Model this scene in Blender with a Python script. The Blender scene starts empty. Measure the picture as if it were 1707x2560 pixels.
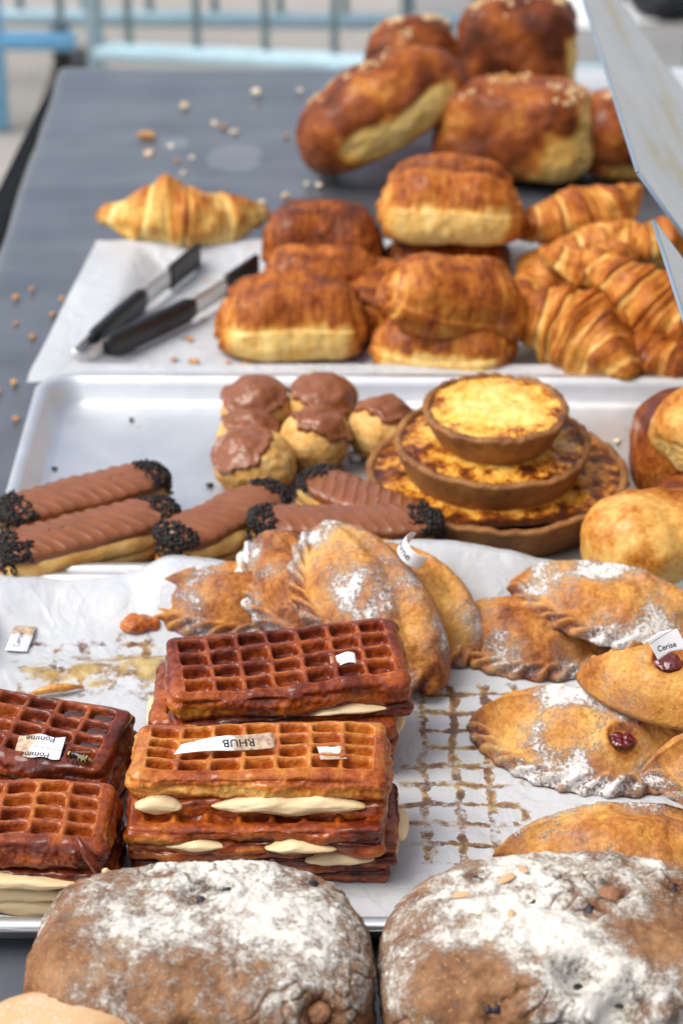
import bpy, math, random
import numpy as np
from mathutils import Vector, Matrix, Euler
R = math.radians
S = bpy.context.scene
COL = S.collection

# ------------------------------------------------------------------ camera
cam = bpy.data.cameras.new('camera')
cam.sensor_fit = 'VERTICAL'; cam.sensor_height = 22.3; cam.sensor_width = 14.87
cam.lens = 11.15 / math.tan(R(12.5))
cam.clip_start = .05; cam.clip_end = 400
cam.dof.use_dof = True; cam.dof.focus_distance = 1.44; cam.dof.aperture_fstop = 4.4
cam.dof.aperture_blades = 0
camo = bpy.data.objects.new('camera', cam); COL.objects.link(camo)
camo.location = (0, 0, .9); camo.rotation_euler = (R(61), 0, 0)
S.camera = camo

# ------------------------------------------------------------------ sky and sun (soft overcast day)
SUN_EL, SUN_AZ = 56, -105          # degrees; azimuth counted from +Y towards +X
w = bpy.data.worlds.new('World'); S.world = w; w.use_nodes = True
nt = w.node_tree; nt.nodes.clear()
sky = nt.nodes.new('ShaderNodeTexSky'); sky.sky_type = 'NISHITA'; sky.sun_disc = False
sky.sun_elevation = R(SUN_EL); sky.sun_rotation = R(SUN_AZ)
sky.air_density = 1.0; sky.dust_density = 3.5; sky.ozone_density = 1.0
bg = nt.nodes.new('ShaderNodeBackground'); bg.inputs[1].default_value = .15
wo = nt.nodes.new('ShaderNodeOutputWorld')
bw = nt.nodes.new('ShaderNodeRGBToBW'); mx = nt.nodes.new('ShaderNodeMix'); mx.data_type = 'RGBA'; mx.inputs[0].default_value = .55   # thin cloud: the blue is half washed out
nt.links.new(sky.outputs[0], bw.inputs[0]); nt.links.new(sky.outputs[0], mx.inputs[6]); nt.links.new(bw.outputs[0], mx.inputs[7]); nt.links.new(mx.outputs[2], bg.inputs[0]); nt.links.new(bg.outputs[0], wo.inputs[0])
sun = bpy.data.lights.new('sun', 'SUN'); sun.energy = 1.35; sun.angle = R(40); sun.color = (1, .96, .9)
suno = bpy.data.objects.new('sun', sun); COL.objects.link(suno)
d = Vector((math.sin(R(SUN_AZ)) * math.cos(R(SUN_EL)), math.cos(R(SUN_AZ)) * math.cos(R(SUN_EL)), math.sin(R(SUN_EL))))
suno.rotation_euler = d.to_track_quat('Z', 'Y').to_euler(); suno.location = (0, 0, 6)
vs = S.view_settings
vs.view_transform = 'Standard'; vs.look = 'None'; vs.gamma = 1; vs.exposure = .72; vs.use_curve_mapping = False
S.cycles.max_bounces = 8; S.cycles.transparent_max_bounces = 8
S.cycles.caustics_reflective = False; S.cycles.caustics_refractive = False

# ------------------------------------------------------------------ numpy noise
_rng = np.random.default_rng(7)
_perm = _rng.permutation(512).astype(np.int64)
_g = _rng.normal(size=(512, 3)); _g /= np.linalg.norm(_g, axis=1)[:, None]
def perlin(P, seed=0):
    P = np.asarray(P, float) + seed * 17.137
    i = np.floor(P).astype(np.int64); f = P - i
    u = f * f * f * (f * (f * 6 - 15) + 10)
    out = np.zeros(len(P))
    for dx in (0, 1):
        wx = u[:, 0] if dx else 1 - u[:, 0]
        for dy in (0, 1):
            wy = wx * (u[:, 1] if dy else 1 - u[:, 1])
            for dz in (0, 1):
                wz = wy * (u[:, 2] if dz else 1 - u[:, 2])
                h = _perm[(_perm[(_perm[(i[:, 0] + dx) & 511] + i[:, 1] + dy) & 511] + i[:, 2] + dz) & 511]
                g = _g[h]
                out += wz * (g[:, 0] * (f[:, 0] - dx) + g[:, 1] * (f[:, 1] - dy) + g[:, 2] * (f[:, 2] - dz))
    return out * 1.5
def fbm(P, sc, oc=4, seed=0, gain=.5):
    P = np.asarray(P) * sc; a = 1.; o = 0.
    for k in range(oc):
        o = o + a * perlin(P, seed + k * 3.1); P = P * 2.03; a *= gain
    return o
def sst(a, b, x):
    t = np.clip((x - a) / (b - a), 0, 1); return t * t * (3 - 2 * t)

# ------------------------------------------------------------------ mesh helpers
def mesh_data(name, V, Fs, mat=None, attrs=None, smooth=True):
    V = np.asarray(V, np.float32)
    if isinstance(Fs, np.ndarray): Fs = [Fs]
    Fs = [np.asarray(f, np.int32) for f in Fs if len(f)]
    me = bpy.data.meshes.new(name)
    me.vertices.add(len(V)); me.vertices.foreach_set('co', V.ravel())
    loops = np.concatenate([f.ravel() for f in Fs])
    tot = np.concatenate([np.full(len(f), f.shape[1], np.int32) for f in Fs])
    st = np.concatenate([[0], np.cumsum(tot)[:-1]]).astype(np.int32)
    me.loops.add(len(loops)); me.loops.foreach_set('vertex_index', loops)
    me.polygons.add(len(tot)); me.polygons.foreach_set('loop_start', st); me.polygons.foreach_set('loop_total', tot)
    me.update(calc_edges=True)
    for k, a in (attrs or {}).items():
        at = me.attributes.new(k, 'FLOAT', 'POINT'); at.data.foreach_set('value', np.asarray(a, np.float32))
    me.polygons.foreach_set('use_smooth', np.full(len(tot), smooth))
    if mat: me.materials.append(mat)
    me.validate()
    return me
def obj(name, me, parent=None, loc=(0, 0, 0), rot=(0, 0, 0), scale=None):
    o = bpy.data.objects.new(name, me); COL.objects.link(o)
    o.location = loc; o.rotation_euler = [R(a) for a in rot]
    if scale: o.scale = scale
    if parent: o.parent = parent
    return o
def tag(o, label, cat, group=None, kind=None):
    if label: o['label'] = label
    if cat: o['category'] = cat
    if group: o['group'] = group
    if kind: o['kind'] = kind
    return o
def merge(parts):
    V, F, n = [], [], 0
    for v, f in parts:
        V.append(v)
        for g in (f if isinstance(f, list) else [f]): F.append(np.asarray(g) + n)
        n += len(v)
    out = {}
    for f in F: out.setdefault(f.shape[1], []).append(f)
    return np.concatenate(V), [np.concatenate(x) for x in out.values()]
_bgc = {}
def box_grid(nx, ny, nz):
    k = (nx, ny, nz)
    if k in _bgc: return _bgc[k]
    def face(nu, nv, f):
        u, v = np.meshgrid(np.linspace(-1, 1, nu + 1), np.linspace(-1, 1, nv + 1), indexing='ij')
        idx = np.arange((nu + 1) * (nv + 1)).reshape(nu + 1, nv + 1)
        q = np.stack([idx[:-1, :-1], idx[1:, :-1], idx[1:, 1:], idx[:-1, 1:]], -1).reshape(-1, 4)
        return f(u.ravel(), v.ravel()), q
    o = np.ones_like
    fs = [face(nx, ny, lambda u, v: np.stack([u, v, o(u)], 1)), face(ny, nx, lambda u, v: np.stack([v, u, -o(u)], 1)),
          face(ny, nz, lambda u, v: np.stack([o(u), u, v], 1)), face(nz, ny, lambda u, v: np.stack([-o(u), v, u], 1)),
          face(nz, nx, lambda u, v: np.stack([v, o(u), u], 1)), face(nx, nz, lambda u, v: np.stack([u, -o(u), v], 1))]
    V, F = merge(fs); F = F[0]
    _, first, inv = np.unique(np.round(V * 1e5).astype(np.int64), axis=0, return_index=True, return_inverse=True)
    r = (V[first], inv.reshape(-1)[F]); _bgc[k] = r
    return r
def rbox(hx, hy, hz, r, nx, ny, nz):
    """rounded box: positions, quads, outward direction, cube coordinates"""
    Q, F = box_grid(nx, ny, nz)
    h = np.array([hx, hy, hz]); q = Q * h
    inner = np.clip(q, -(h - r), h - r); dd = q - inner
    N = dd / np.maximum(np.linalg.norm(dd, axis=1), 1e-9)[:, None]
    return inner + r * N, F, N, Q
def sblob(hx, hy, hz, e, n):
    """superellipsoid: positions, quads, outward normals"""
    Q, F = box_grid(n, n, n)
    Q = np.tan(Q * .78) / math.tan(.78)
    D = Q / np.linalg.norm(Q, axis=1)[:, None]
    h = np.array([hx, hy, hz]); D = D * h; D /= np.linalg.norm(D, axis=1)[:, None]
    rad = (np.abs(D / h) ** e).sum(1) ** (-1 / e)
    P = D * rad[:, None]
    G = np.sign(P) * np.abs(P / h) ** (e - 1) / h
    N = G / np.maximum(np.linalg.norm(G, axis=1), 1e-9)[:, None]
    return P, F, N
def flatten(P, zmin, soft):
    z = P[:, 2]; t = (z - zmin) / soft
    P[:, 2] = zmin + soft * np.where(t > 4, t, np.log1p(np.exp(np.clip(t, -30, 4))))
    P[:, 2] -= P[:, 2].min(); return P
def rings_mesh(rings, close_u=True, cap0=True, cap1=True):
    """rings: (m, n, 3) -> verts, faces"""
    m, n, _ = rings.shape; V = rings.reshape(-1, 3); idx = np.arange(m * n).reshape(m, n)
    a = idx[:-1]; b = idx[1:]
    if close_u:
        q = np.stack([a, np.roll(a, -1, 1), np.roll(b, -1, 1), b], -1).reshape(-1, 4)
    else:
        q = np.stack([a[:, :-1], a[:, 1:], b[:, 1:], b[:, :-1]], -1).reshape(-1, 4)
    F = [q]; tris = []
    if close_u and cap0:
        c = len(V); V = np.vstack([V, rings[0].mean(0)]); r = idx[0]
        tris.append(np.stack([np.roll(r, -1), r, np.full(n, c)], -1))
    if close_u and cap1:
        c = len(V); V = np.vstack([V, rings[-1].mean(0)]); r = idx[-1]
        tris.append(np.stack([r, np.roll(r, -1), np.full(n, c)], -1))
    if tris: F.append(np.concatenate(tris))
    return V, F
def tube(pts, rad, n=12):
    pts = [Vector(p) for p in pts]; rr = rad if hasattr(rad, '__len__') else [rad] * len(pts)
    up = None; out = []
    for i, p in enumerate(pts):
        t = (pts[min(i + 1, len(pts) - 1)] - pts[max(i - 1, 0)]).normalized()
        if up is None: up = Vector((0, 0, 1)) if abs(t.z) < .9 else Vector((1, 0, 0))
        a = t.cross(up).normalized(); b = a.cross(t).normalized(); up = b
        out.append([p + (a * math.cos(x) + b * math.sin(x)) * rr[i] for x in np.linspace(0, 2 * math.pi, n, endpoint=False)])
    V, F = rings_mesh(np.array([[list(v) for v in r] for r in out]))
    return V, F
def box(c, h, bev=None):
    bev = min(h) * .25 if bev is None else bev
    P, F, N, Q = rbox(*h, bev, 4, 4, 4)
    # pull the inner grid lines to the bevel so that edges stay crisp
    return P + np.array(c), F
def xf(V, loc=(0, 0, 0), rot=(0, 0, 0)):
    M = np.array(Euler([R(a) for a in rot]).to_matrix()); return V @ M.T + np.array(loc)

# ------------------------------------------------------------------ material helpers
class NT:
    def __init__(s, name):
        s.m = bpy.data.materials.new(name); s.m.use_nodes = True
        s.t = s.m.node_tree; s.t.nodes.clear()
        s.out = s.t.nodes.new('ShaderNodeOutputMaterial')
        s.tc = s.t.nodes.new('ShaderNodeTexCoord').outputs['Object']
    def set(s, sock, v):
        if hasattr(v, 'is_output') or isinstance(v, bpy.types.NodeSocket): s.t.links.new(v, sock)
        elif hasattr(v, '__len__') and len(v) == 3 and sock.type == 'RGBA': sock.default_value = (*v, 1)
        else: sock.default_value = v
    def noise(s, sc, det=4, rough=.55, vec=None, dist=0, scale3=None):
        n = s.t.nodes.new('ShaderNodeTexNoise')
        v = vec or s.tc
        if scale3:
            mp = s.t.nodes.new('ShaderNodeMapping'); s.set(mp.inputs[0], v); mp.inputs['Scale'].default_value = scale3; v = mp.outputs[0]
        s.set(n.inputs['Vector'], v); n.inputs['Scale'].default_value = sc; n.inputs['Detail'].default_value = det
        n.inputs['Roughness'].default_value = rough; n.inputs['Distortion'].default_value = dist
        return n.outputs['Fac']
    def voro(s, sc, feature='F1'):
        n = s.t.nodes.new('ShaderNodeTexVoronoi'); n.feature = feature; s.set(n.inputs['Vector'], s.tc); n.inputs['Scale'].default_value = sc
        return n.outputs['Distance']
    def math(s, op, a, b=0., c=None, clamp=False):
        n = s.t.nodes.new('ShaderNodeMath'); n.operation = op; n.use_clamp = clamp
        s.set(n.inputs[0], a); s.set(n.inputs[1], b)
        if c is not None: s.set(n.inputs[2], c)
        return n.outputs[0]
    def step(s, x, a, b):
        n = s.t.nodes.new('ShaderNodeMapRange'); n.interpolation_type = 'SMOOTHSTEP'; s.set(n.inputs[0], x)
        n.inputs[1].default_value = a; n.inputs[2].default_value = b; return n.outputs[0]
    def attr(s, name):
        n = s.t.nodes.new('ShaderNodeAttribute'); n.attribute_name = name; return n.outputs['Fac']
    def ramp(s, f, stops):
        n = s.t.nodes.new('ShaderNodeValToRGB'); s.set(n.inputs[0], f); e = n.color_ramp.elements
        while len(e) < len(stops): e.new(.5)
        for i, (p, c) in enumerate(stops): e[i].position = p; e[i].color = (*c, 1)
        return n.outputs[0]
    def mix(s, f, a, b):
        n = s.t.nodes.new('ShaderNodeMix'); n.data_type = 'RGBA'; s.set(n.inputs[0], f); s.set(n.inputs[6], a); s.set(n.inputs[7], b)
        return n.outputs[2]
    def bump(s, h, st=.5, dist=.001, normal=None):
        n = s.t.nodes.new('ShaderNodeBump'); n.inputs['Strength'].default_value = st; n.inputs['Distance'].default_value = dist
        s.set(n.inputs['Height'], h)
        if normal: s.set(n.inputs['Normal'], normal)
        return n.outputs[0]
    def bsdf(s, **k):
        n = s.t.nodes.new('ShaderNodeBsdfPrincipled')
        for a, v in k.items(): s.set(n.inputs[a.replace('_', ' ')], v)
        return n.outputs[0]
    def done(s, sh): s.t.links.new(sh, s.out.inputs[0]); return s.m
    def xyz(s):
        n = s.t.nodes.new('ShaderNodeSeparateXYZ'); s.set(n.inputs[0], s.tc); return n.outputs

def crust(name, stops, nsc=45, namp=.35, rough=.45, coat=.15, coat_rough=.25, bsc=350, bst=.5, bdist=.0008, flour=None, spec=.4,
          stripe=None, flecks=None, flour_fine=True, wet=False, soft=False):
    s = NT(name)
    b = s.attr('bake')
    n1 = s.noise(nsc, 6, .62); n2 = s.noise(nsc * 5.3, 4, .6)
    f = s.math('MULTIPLY_ADD', s.math('SUBTRACT', n1, .5), namp, b)
    f = s.math('MULTIPLY_ADD', s.math('SUBTRACT', n2, .5), namp * .8, f)
    if stripe:
        n3 = s.noise(1, 4, .6, scale3=stripe); f = s.math('MULTIPLY_ADD', s.math('SUBTRACT', n3, .5), namp * 1.1, f)
    c = s.ramp(f, stops)
    blot = s.step(s.noise(nsc * 1.9, 5, .7), .60, .72); c = s.mix(s.math('MULTIPLY', blot, .35), c, s.ramp(f, [(q_ * .85, k_) for q_, k_ in stops[1:]] + [(1, stops[-1][1])]))
    hgt = s.math('ADD', s.noise(bsc, 5, .65), s.math('MULTIPLY', s.noise(bsc * .23, 4, .6), 1.6))
    rg = rough; ct = coat if wet else s.math('MULTIPLY', s.step(s.noise(24, 4, .6), .42, .60), coat)
    if flecks:
        fm = s.step(s.noise(flecks[1], 3, .5), flecks[2], flecks[2] + .06); c = s.mix(fm, c, flecks[0])
    if flour:
        fa = s.attr('flour')
        k = s.math('ADD', s.math('MULTIPLY', s.math('SUBTRACT', s.noise(80 if soft else 70, 9, .74), .5), 2.7 if soft else 1.5), s.math('MULTIPLY', s.math('SUBTRACT', s.noise(420, 5, .7), .5), 1.3 if soft else 1.6))
        fm = s.step(s.math('ADD', fa, k), *((.16, .90) if soft else (.38, .78)))
        if flour_fine:
            # single grains of sugar or flour spread thinly between the patches
            gr = s.step(s.noise(900, 2, .5), .635, .675)
            fm = s.math('MAXIMUM', fm, s.math('MULTIPLY', gr, s.math('MULTIPLY', fa, 1.6, clamp=True)))
        veil = s.math('MULTIPLY', s.step(s.math('ADD', fa, s.math('MULTIPLY', k, .55)), -.0, .8), .17)
        fm = s.math('MAXIMUM', s.math('MULTIPLY', fm, .94), veil)
        c = s.mix(fm, c, flour)
        rg = s.math('MULTIPLY_ADD', fm, .9 - rough, rough)
        ct = s.math('MULTIPLY', s.math('SUBTRACT', 1., fm), ct)
        hgt = s.math('MULTIPLY_ADD', fm, 1.2, hgt)
    nr = s.bump(hgt, bst, bdist)
    return s.done(s.bsdf(Base_Color=c, Roughness=rg, Coat_Weight=ct, Coat_Roughness=coat_rough, Normal=nr, Specular_IOR_Level=spec))

PALE, YEL = (.78, .56, .22), (.68, .42, .11)
GOLD, ORNG = (.55, .235, .042), (.43, .13, .018)
BRN, DBRN, BLK = (.215, .050, .009), (.075, .018, .006), (.016, .008, .006)
FL = (.80, .77, .71)
M = {}
M['puff'] = crust('laminated_crust', [(0, PALE), (.2, YEL), (.40, GOLD), (.58, (.40, .118, .017)), (.78, BRN), (1, DBRN)], 42, .6, .5, .3, .14, 300, .5, .0009, stripe=(160, 34, 34), spec=.15)
M['brioche'] = crust('brioche_crust', [(0, (.76, .54, .20)), (.25, YEL), (.45, (.50, .20, .036)), (.62, (.32, .088, .016)), (.8, (.18, .042, .010)), (1, DBRN)], 36, .55, .55, .25, .16, 240, .5, .001, spec=.14)
M['bun'] = crust('bun_crust', [(0, (.76, .56, .20)), (.35, (.67, .40, .11)), (.6, (.52, .205, .032)), (.8, (.27, .065, .011)), (1, (.10, .02, .008))], 40, .85, .45, .45, .12, 220, .6, .0012, spec=.2)
M['choux'] = crust('choux_crust', [(0, (.76, .53, .22)), (.4, (.64, .35, .10)), (.7, (.47, .18, .034)), (1, (.22, .06, .012))], 60, .55, .6, .05, .3, 300, .7, .001, spec=.16)
M['turnover'] = crust('glazed_pastry', [(0, (.68, .40, .105)), (.28, (.55, .255, .055)), (.52, (.39, .140, .027)), (.75, (.20, .052, .012)), (1, (.05, .012, .006))], 56, .95, .5, .28, .12, 330, .9, .0012, spec=.16, flour=(.72, .70, .68))
M['loaf'] = crust('nut_bread_crust', [(0, (.38, .21, .10)), (.4, (.235, .112, .048)), (.7, (.13, .052, .021)), (1, (.040, .017, .009))], 55, .7, .7, 0, .3, 300, .8, .0011, soft=True, flour=(.70, .67, .60), spec=.25, flecks=((.42, .26, .14), 420, .64))
M['roll'] = crust('white_roll_crust', [(0, (.64, .43, .23)), (.5, (.55, .29, .11)), (.8, (.46, .20, .06)), (1, (.34, .12, .03))], 22, .4, .6, .05, .3, 200, .35, .0007, flour=(.66, .54, .43), flour_fine=False)
M['waffle'] = crust('syrup_glazed_waffle', [(0, (.74, .42, .11)), (.22, (.56, .20, .026)), (.46, (.35, .072, .008)), (.68, (.15, .020, .004)), (1, (.022, .006, .003))], 46, .66, .4, .7, .05, 170, .8, .0022, spec=.12, wet=True)
M['tartcase'] = crust('tart_case', [(0, (.45, .23, .075)), (.4, (.31, .135, .036)), (.7, (.17, .062, .017)), (1, (.05, .018, .009))], 34, .7, .65, .05, .3, 260, .8, .0014)
M['custard'] = crust('baked_custard', [(0, (.84, .62, .22)), (.30, (.80, .50, .10)), (.46, (.66, .28, .03)), (.57, (.28, .065, .008)), (.68, (.085, .02, .006)), (1, (.02, .008, .006))], 120, .95, .28, .3, .12, 150, .25, .001, spec=.25)
M['cream'] = crust('set_cream', [(0, (.76, .60, .36)), (.5, (.70, .49, .22)), (.8, (.5, .24, .06)), (1, (.16, .04, .012))], 40, .3, .45, .15, .3, 180, .4, .0008)

def simple(name, col, rough=.5, metal=0., spec=.5, coat=0., nsc=0, namp=.2, bsc=0, bst=.3, bdist=.001, **k):
    s = NT(name); c = col
    if nsc:
        n = s.noise(nsc, 5, .6); c = s.ramp(n, [(.25, tuple(x * (1 - namp) for x in col)), (.75, tuple(min(1, x * (1 + namp)) for x in col))])
    kk = dict(Base_Color=c, Roughness=rough, Metallic=metal, Specular_IOR_Level=spec, Coat_Weight=coat, **k)
    if bsc: kk['Normal'] = s.bump(s.noise(bsc, 5, .6), bst, bdist)
    return s.done(s.bsdf(**kk))
M['choc'] = simple('milk_chocolate_icing', (.225, .070, .022), .34, 0, .4, .3, 60, .2, 120, .2, .001, Coat_Roughness=.14)
M['sprinkle'] = simple('dark_chocolate_sprinkle', (.012, .0075, .006), .4, 0, .4)
M['sugar'] = simple('sugar_nib', (.74, .62, .44), .5, 0, .5, 0, 300, .15)
M['nib'] = simple('baked_sugar_nib', (.64, .44, .23), .5, 0, .4, 0, 300, .3)
M['crumb'] = simple('golden_crumb', (.50, .25, .09), .7, 0, .3, 0, 200, .4)
M['pale_crumb'] = simple('pale_crumb', (.68, .52, .33), .7, 0, .3, 0, 200, .3)
M['whitecream'] = simple('white_cream_smear', (.82, .80, .74), .5)
M['syrup'] = simple('dark_syrup', (.05, .012, .006), .03, 0, .8, 1.0)
M['cherry'] = simple('cherry_filling', (.11, .006, .010), .14, 0, .6, .8, 120, .5, 160, .7, .002)
M['raisin'] = simple('black_raisin', (.012, .010, .014), .35, 0, .5, 0, 0, 0, 300, .8, .0015)
M['nut'] = simple('hazelnut', (.27, .12, .055), .5, 0, .4, 0, 120, .4, 250, .5)
M['flake'] = simple('almond_flake', (.62, .36, .19), .55, 0, .4, 0, 150, .2)
M['alu'] = None
def m_alu():
    s = NT('scuffed_aluminium')
    n = s.noise(1, 5, .65, scale3=(6, 140, 60)); n2 = s.noise(18, 6, .65); sp = s.step(s.noise(60, 5, .6), .66, .74)
    c = s.ramp(n2, [(.3, (.74, .75, .755)), (.7, (.84, .845, .85))]); c = s.mix(s.math('MULTIPLY', sp, .35), c, (.36, .27, .15))
    r = s.math('MULTIPLY_ADD', n2, .25, .30)
    return s.done(s.bsdf(Base_Color=c, Metallic=.92, Roughness=r, Normal=s.bump(s.math('ADD', n, s.math('MULTIPLY', n2, .6)), .12, .001)))
M['alu'] = m_alu()
M['steel'] = simple('brushed_steel', (.62, .61, .60), .28, 1)
M['black_plastic'] = simple('black_plastic', (.012, .013, .015), .35, 0, .5)
M['print'] = simple('black_print', (.02, .02, .025), .6)
def m_label(stain):
    s = NT('label_paper_' + ('stained' if stain else 'clean')); c = (.80, .80, .84)
    if stain:
        x = s.xyz()[0]
        f = s.step(s.math('ADD', s.math('MULTIPLY', x, stain * 60), s.noise(130, 5, .7)), .62, .8)
        c = s.mix(s.math('MULTIPLY', f, .85), c, s.ramp(s.noise(260, 4, .6), [(.35, (.20, .085, .03)), (.6, (.56, .38, .2))]))
    return s.done(s.bsdf(Base_Color=c, Roughness=.5, Specular_IOR_Level=.3))
M['label'] = m_label(0); M['label_r'] = m_label(.8); M['label_l'] = m_label(-.8)

def m_cloth():
    s = NT('black_plastic_tablecloth')
    n = s.noise(260, 4, .6); dust_sheen = s.noise(9, 7, .65); sp = s.noise(150, 4, .6)
    c = s.ramp(dust_sheen, [(.35, (.046, .053, .067)), (.7, (.092, .103, .122))])  # base lifted to blue-grey, painting in part of the sky's reflection
    c = s.mix(s.math('MULTIPLY', s.step(sp, .66, .72), .5), c, (.22, .17, .12))
    x, y, z = s.xyz()
    pm = None
    for (cx, cy, rx, ry) in ((-.118, 2.424, .034, .045), (-.187, 2.47, .016, .022)):   # dried smears of sugar icing
        a = s.math('DIVIDE', s.math('SUBTRACT', x, cx), rx); b = s.math('DIVIDE', s.math('SUBTRACT', y, cy), ry)
        q = s.math('POWER', s.math('ADD', s.math('POWER', s.math('ABSOLUTE', a), 3.), s.math('POWER', s.math('ABSOLUTE', b), 3.)), .4)
        g = s.step(s.math('SUBTRACT', 1.5, s.math('ADD', q, s.noise(60, 5, .7))), .0, .28)
        pm = g if pm is None else s.math('MAXIMUM', pm, g)
    c = s.mix(s.math('MULTIPLY', pm, .16), c, (.5, .53, .58))
    return s.done(s.bsdf(Base_Color=c, Roughness=s.math('MULTIPLY_ADD', dust_sheen, .16, .30), Specular_IOR_Level=1.0, Coat_Weight=.9, Coat_Roughness=.34,
                         Normal=s.bump(n, .1, .0006)))
M['cloth'] = m_cloth()

def m_paper(name, regions=(), grid=(.0215, .0215), smear=()):
    s = NT(name)
    x, y, z = s.xyz()
    c = s.ramp(s.noise(9, 5, .6), [(.3, (.46, .475, .49)), (.7, (.54, .555, .57))])
    grease = s.step(s.noise(22, 5, .6), .56, .7)
    c = s.mix(s.math('MULTIPLY', grease, .16), c, (.55, .53, .46))
    def reg(cx, cy, rx, ry):
        a = s.math('DIVIDE', s.math('SUBTRACT', x, cx), rx); b = s.math('DIVIDE', s.math('SUBTRACT', y, cy), ry)
        q = s.math('ADD', s.math('POWER', s.math('ABSOLUTE', a), 4.), s.math('POWER', s.math('ABSOLUTE', b), 4.))
        return s.math('SUBTRACT', 1., q, clamp=True)
    rg = .4
    if regions:
        wob = s.math('MULTIPLY', s.math('SUBTRACT', s.noise(38, 3, .5), .5), .011)
        wob2 = s.math('MULTIPLY', s.math('SUBTRACT', s.noise(31, 3, .5, scale3=(1, 1, 3)), .5), -.009)
        lx = s.math('PINGPONG', s.math('ADD', x, wob), grid[0] / 2); ly = s.math('PINGPONG', s.math('ADD', y, wob2), grid[1] / 2)
        wv = s.math('MULTIPLY_ADD', s.noise(85, 4, .65), .0115, -.0028)
        ln = s.math('MAXIMUM', s.step(s.math('SUBTRACT', wv, lx), -.0005, .0006), s.step(s.math('SUBTRACT', wv, ly), -.0005, .0006))
        m = None
        for (cx, cy, rx, ry, dens) in regions:
            g = s.math('MULTIPLY', reg(cx, cy, rx, ry), dens); m = g if m is None else s.math('MAXIMUM', m, g)
        br = s.step(s.math('ADD', s.noise(48, 5, .65), s.math('MULTIPLY', m, .50)), .70, .84)
        st = s.math('MULTIPLY', s.math('MULTIPLY', ln, br), s.step(m, .02, .2))
        col = s.ramp(s.noise(70, 5, .65), [(.36, (.06, .020, .006)), (.47, (.20, .085, .02)), (.58, (.42, .26, .08)), (.72, (.55, .44, .22))])
        inn = s.math('MAXIMUM', s.step(s.math('SUBTRACT', wv, lx), .0012, .0030), s.step(s.math('SUBTRACT', wv, ly), .0012, .0030)); col = s.mix(s.math('MULTIPLY', inn, .65), col, (.085, .030, .008)); c = s.mix(s.math('MULTIPLY', st, .93), c, col); rg = s.math('MULTIPLY_ADD', st, -.22, .42)
    if smear:
        m = None
        for (cx, cy, rx, ry, dens) in smear:
            g = s.math('MULTIPLY', reg(cx, cy, rx, ry), dens); m = g if m is None else s.math('MAXIMUM', m, g)
        n = s.noise(1, 6, .68, scale3=(34, 70, 40))
        st = s.math('MULTIPLY', s.step(s.math('ADD', n, s.math('MULTIPLY', m, .5)), .86, .97), s.step(m, .02, .3))
        col = s.ramp(s.noise(1, 5, .65, scale3=(60, 40, 40)), [(.3, (.06, .03, .012)), (.42, (.26, .15, .04)), (.58, (.48, .33, .11)), (.72, (.62, .52, .30))])
        c = s.mix(s.math('MULTIPLY', st, .9), c, col)
    sp = s.step(s.noise(95, 4, .6), .70, .74)
    c = s.mix(s.math('MULTIPLY', sp, .7), c, (.45, .25, .09))
    crk = s.math('SUBTRACT', s.math('ADD', s.noise(14, 6, .6, dist=.6), s.math('MULTIPLY', s.noise(60, 4, .6), .25)), s.math('MULTIPLY', s.math('ABSOLUTE', s.math('SUBTRACT', s.noise(26, 3, .5, dist=.8), .5)), 1.6))
    return s.done(s.bsdf(Base_Color=c, Roughness=rg, Specular_IOR_Level=.4, Normal=s.bump(crk, .55, .0050)))

def m_ground():
    s = NT('worn_asphalt')
    n = s.noise(1.2, 5, .6); g = s.noise(90, 4, .7)
    c = s.ramp(n, [(.3, (.33, .305, .27)), (.7, (.40, .37, .33))])
    c = s.mix(s.math('MULTIPLY', s.step(g, .5, .72), .45), c, (.16, .155, .15))
    return s.done(s.bsdf(Base_Color=c, Roughness=.85, Normal=s.bump(g, .6, .006)))
M['ground'] = m_ground()
M['road'] = simple('grey_road', (.27, .265, .255), .85, 0, .3, 0, 3, .2, 90, .5, .006)
M['roadpaint'] = simple('white_road_paint', (.78, .79, .78), .6, 0, .3, 0, 20, .08)
M['galv'] = simple('galvanised_steel', (.40, .56, .63), .45, .0, .5, 0, 14, .12)
M['galv_bar'] = simple('dull_galvanised_bar', (.24, .34, .36), .5, .1, .5, 0, 14, .15)
M['bluepaint'] = simple('bright_blue_paint', (.24, .58, .88), .4, 0, .5, .2, 12, .12)
M['rubber'] = simple('dark_rubber', (.035, .032, .028), .7)
M['bag'] = simple('black_bag', (.012, .014, .02), .45, 0, .5, 0, 0, 0, 25, .6, .02)
M['wood'] = simple('table_board', (.30, .2, .12), .6, 0, .3, 0, 8, .3)
M['wood_leg'] = simple('table_leg_steel', (.1, .1, .1), .4, .6)
def m_acrylic():
    s = NT('dusty_acrylic')
    n = s.noise(5, 6, .62); y = s.step(s.noise(1, 5, .6, scale3=(30, 7, 16)),   .52, .66)
    c = s.ramp(n, [(.3, (.80, .78, .73)), (.7, (.86, .84, .79))]); c = s.mix(s.math('MULTIPLY', y, .6), c, (.74, .62, .34))
    p = s.bsdf(Base_Color=c, Roughness=.5, Specular_IOR_Level=.25)
    tr = s.t.nodes.new('ShaderNodeBsdfTransparent'); tr.inputs[0].default_value = (.93, .95, .95, 1)
    mx = s.t.nodes.new('ShaderNodeMixShader'); s.set(mx.inputs[0], s.math('MULTIPLY_ADD', n, .2, .74)); s.t.links.new(tr.outputs[0], mx.inputs[1]); s.t.links.new(p, mx.inputs[2])
    return s.done(mx.outputs[0])
M['acrylic'] = m_acrylic()
M['acrylic_edge'] = simple('acrylic_cut_edge', (.20, .25, .31), .5, 0, .2, 0)

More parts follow.
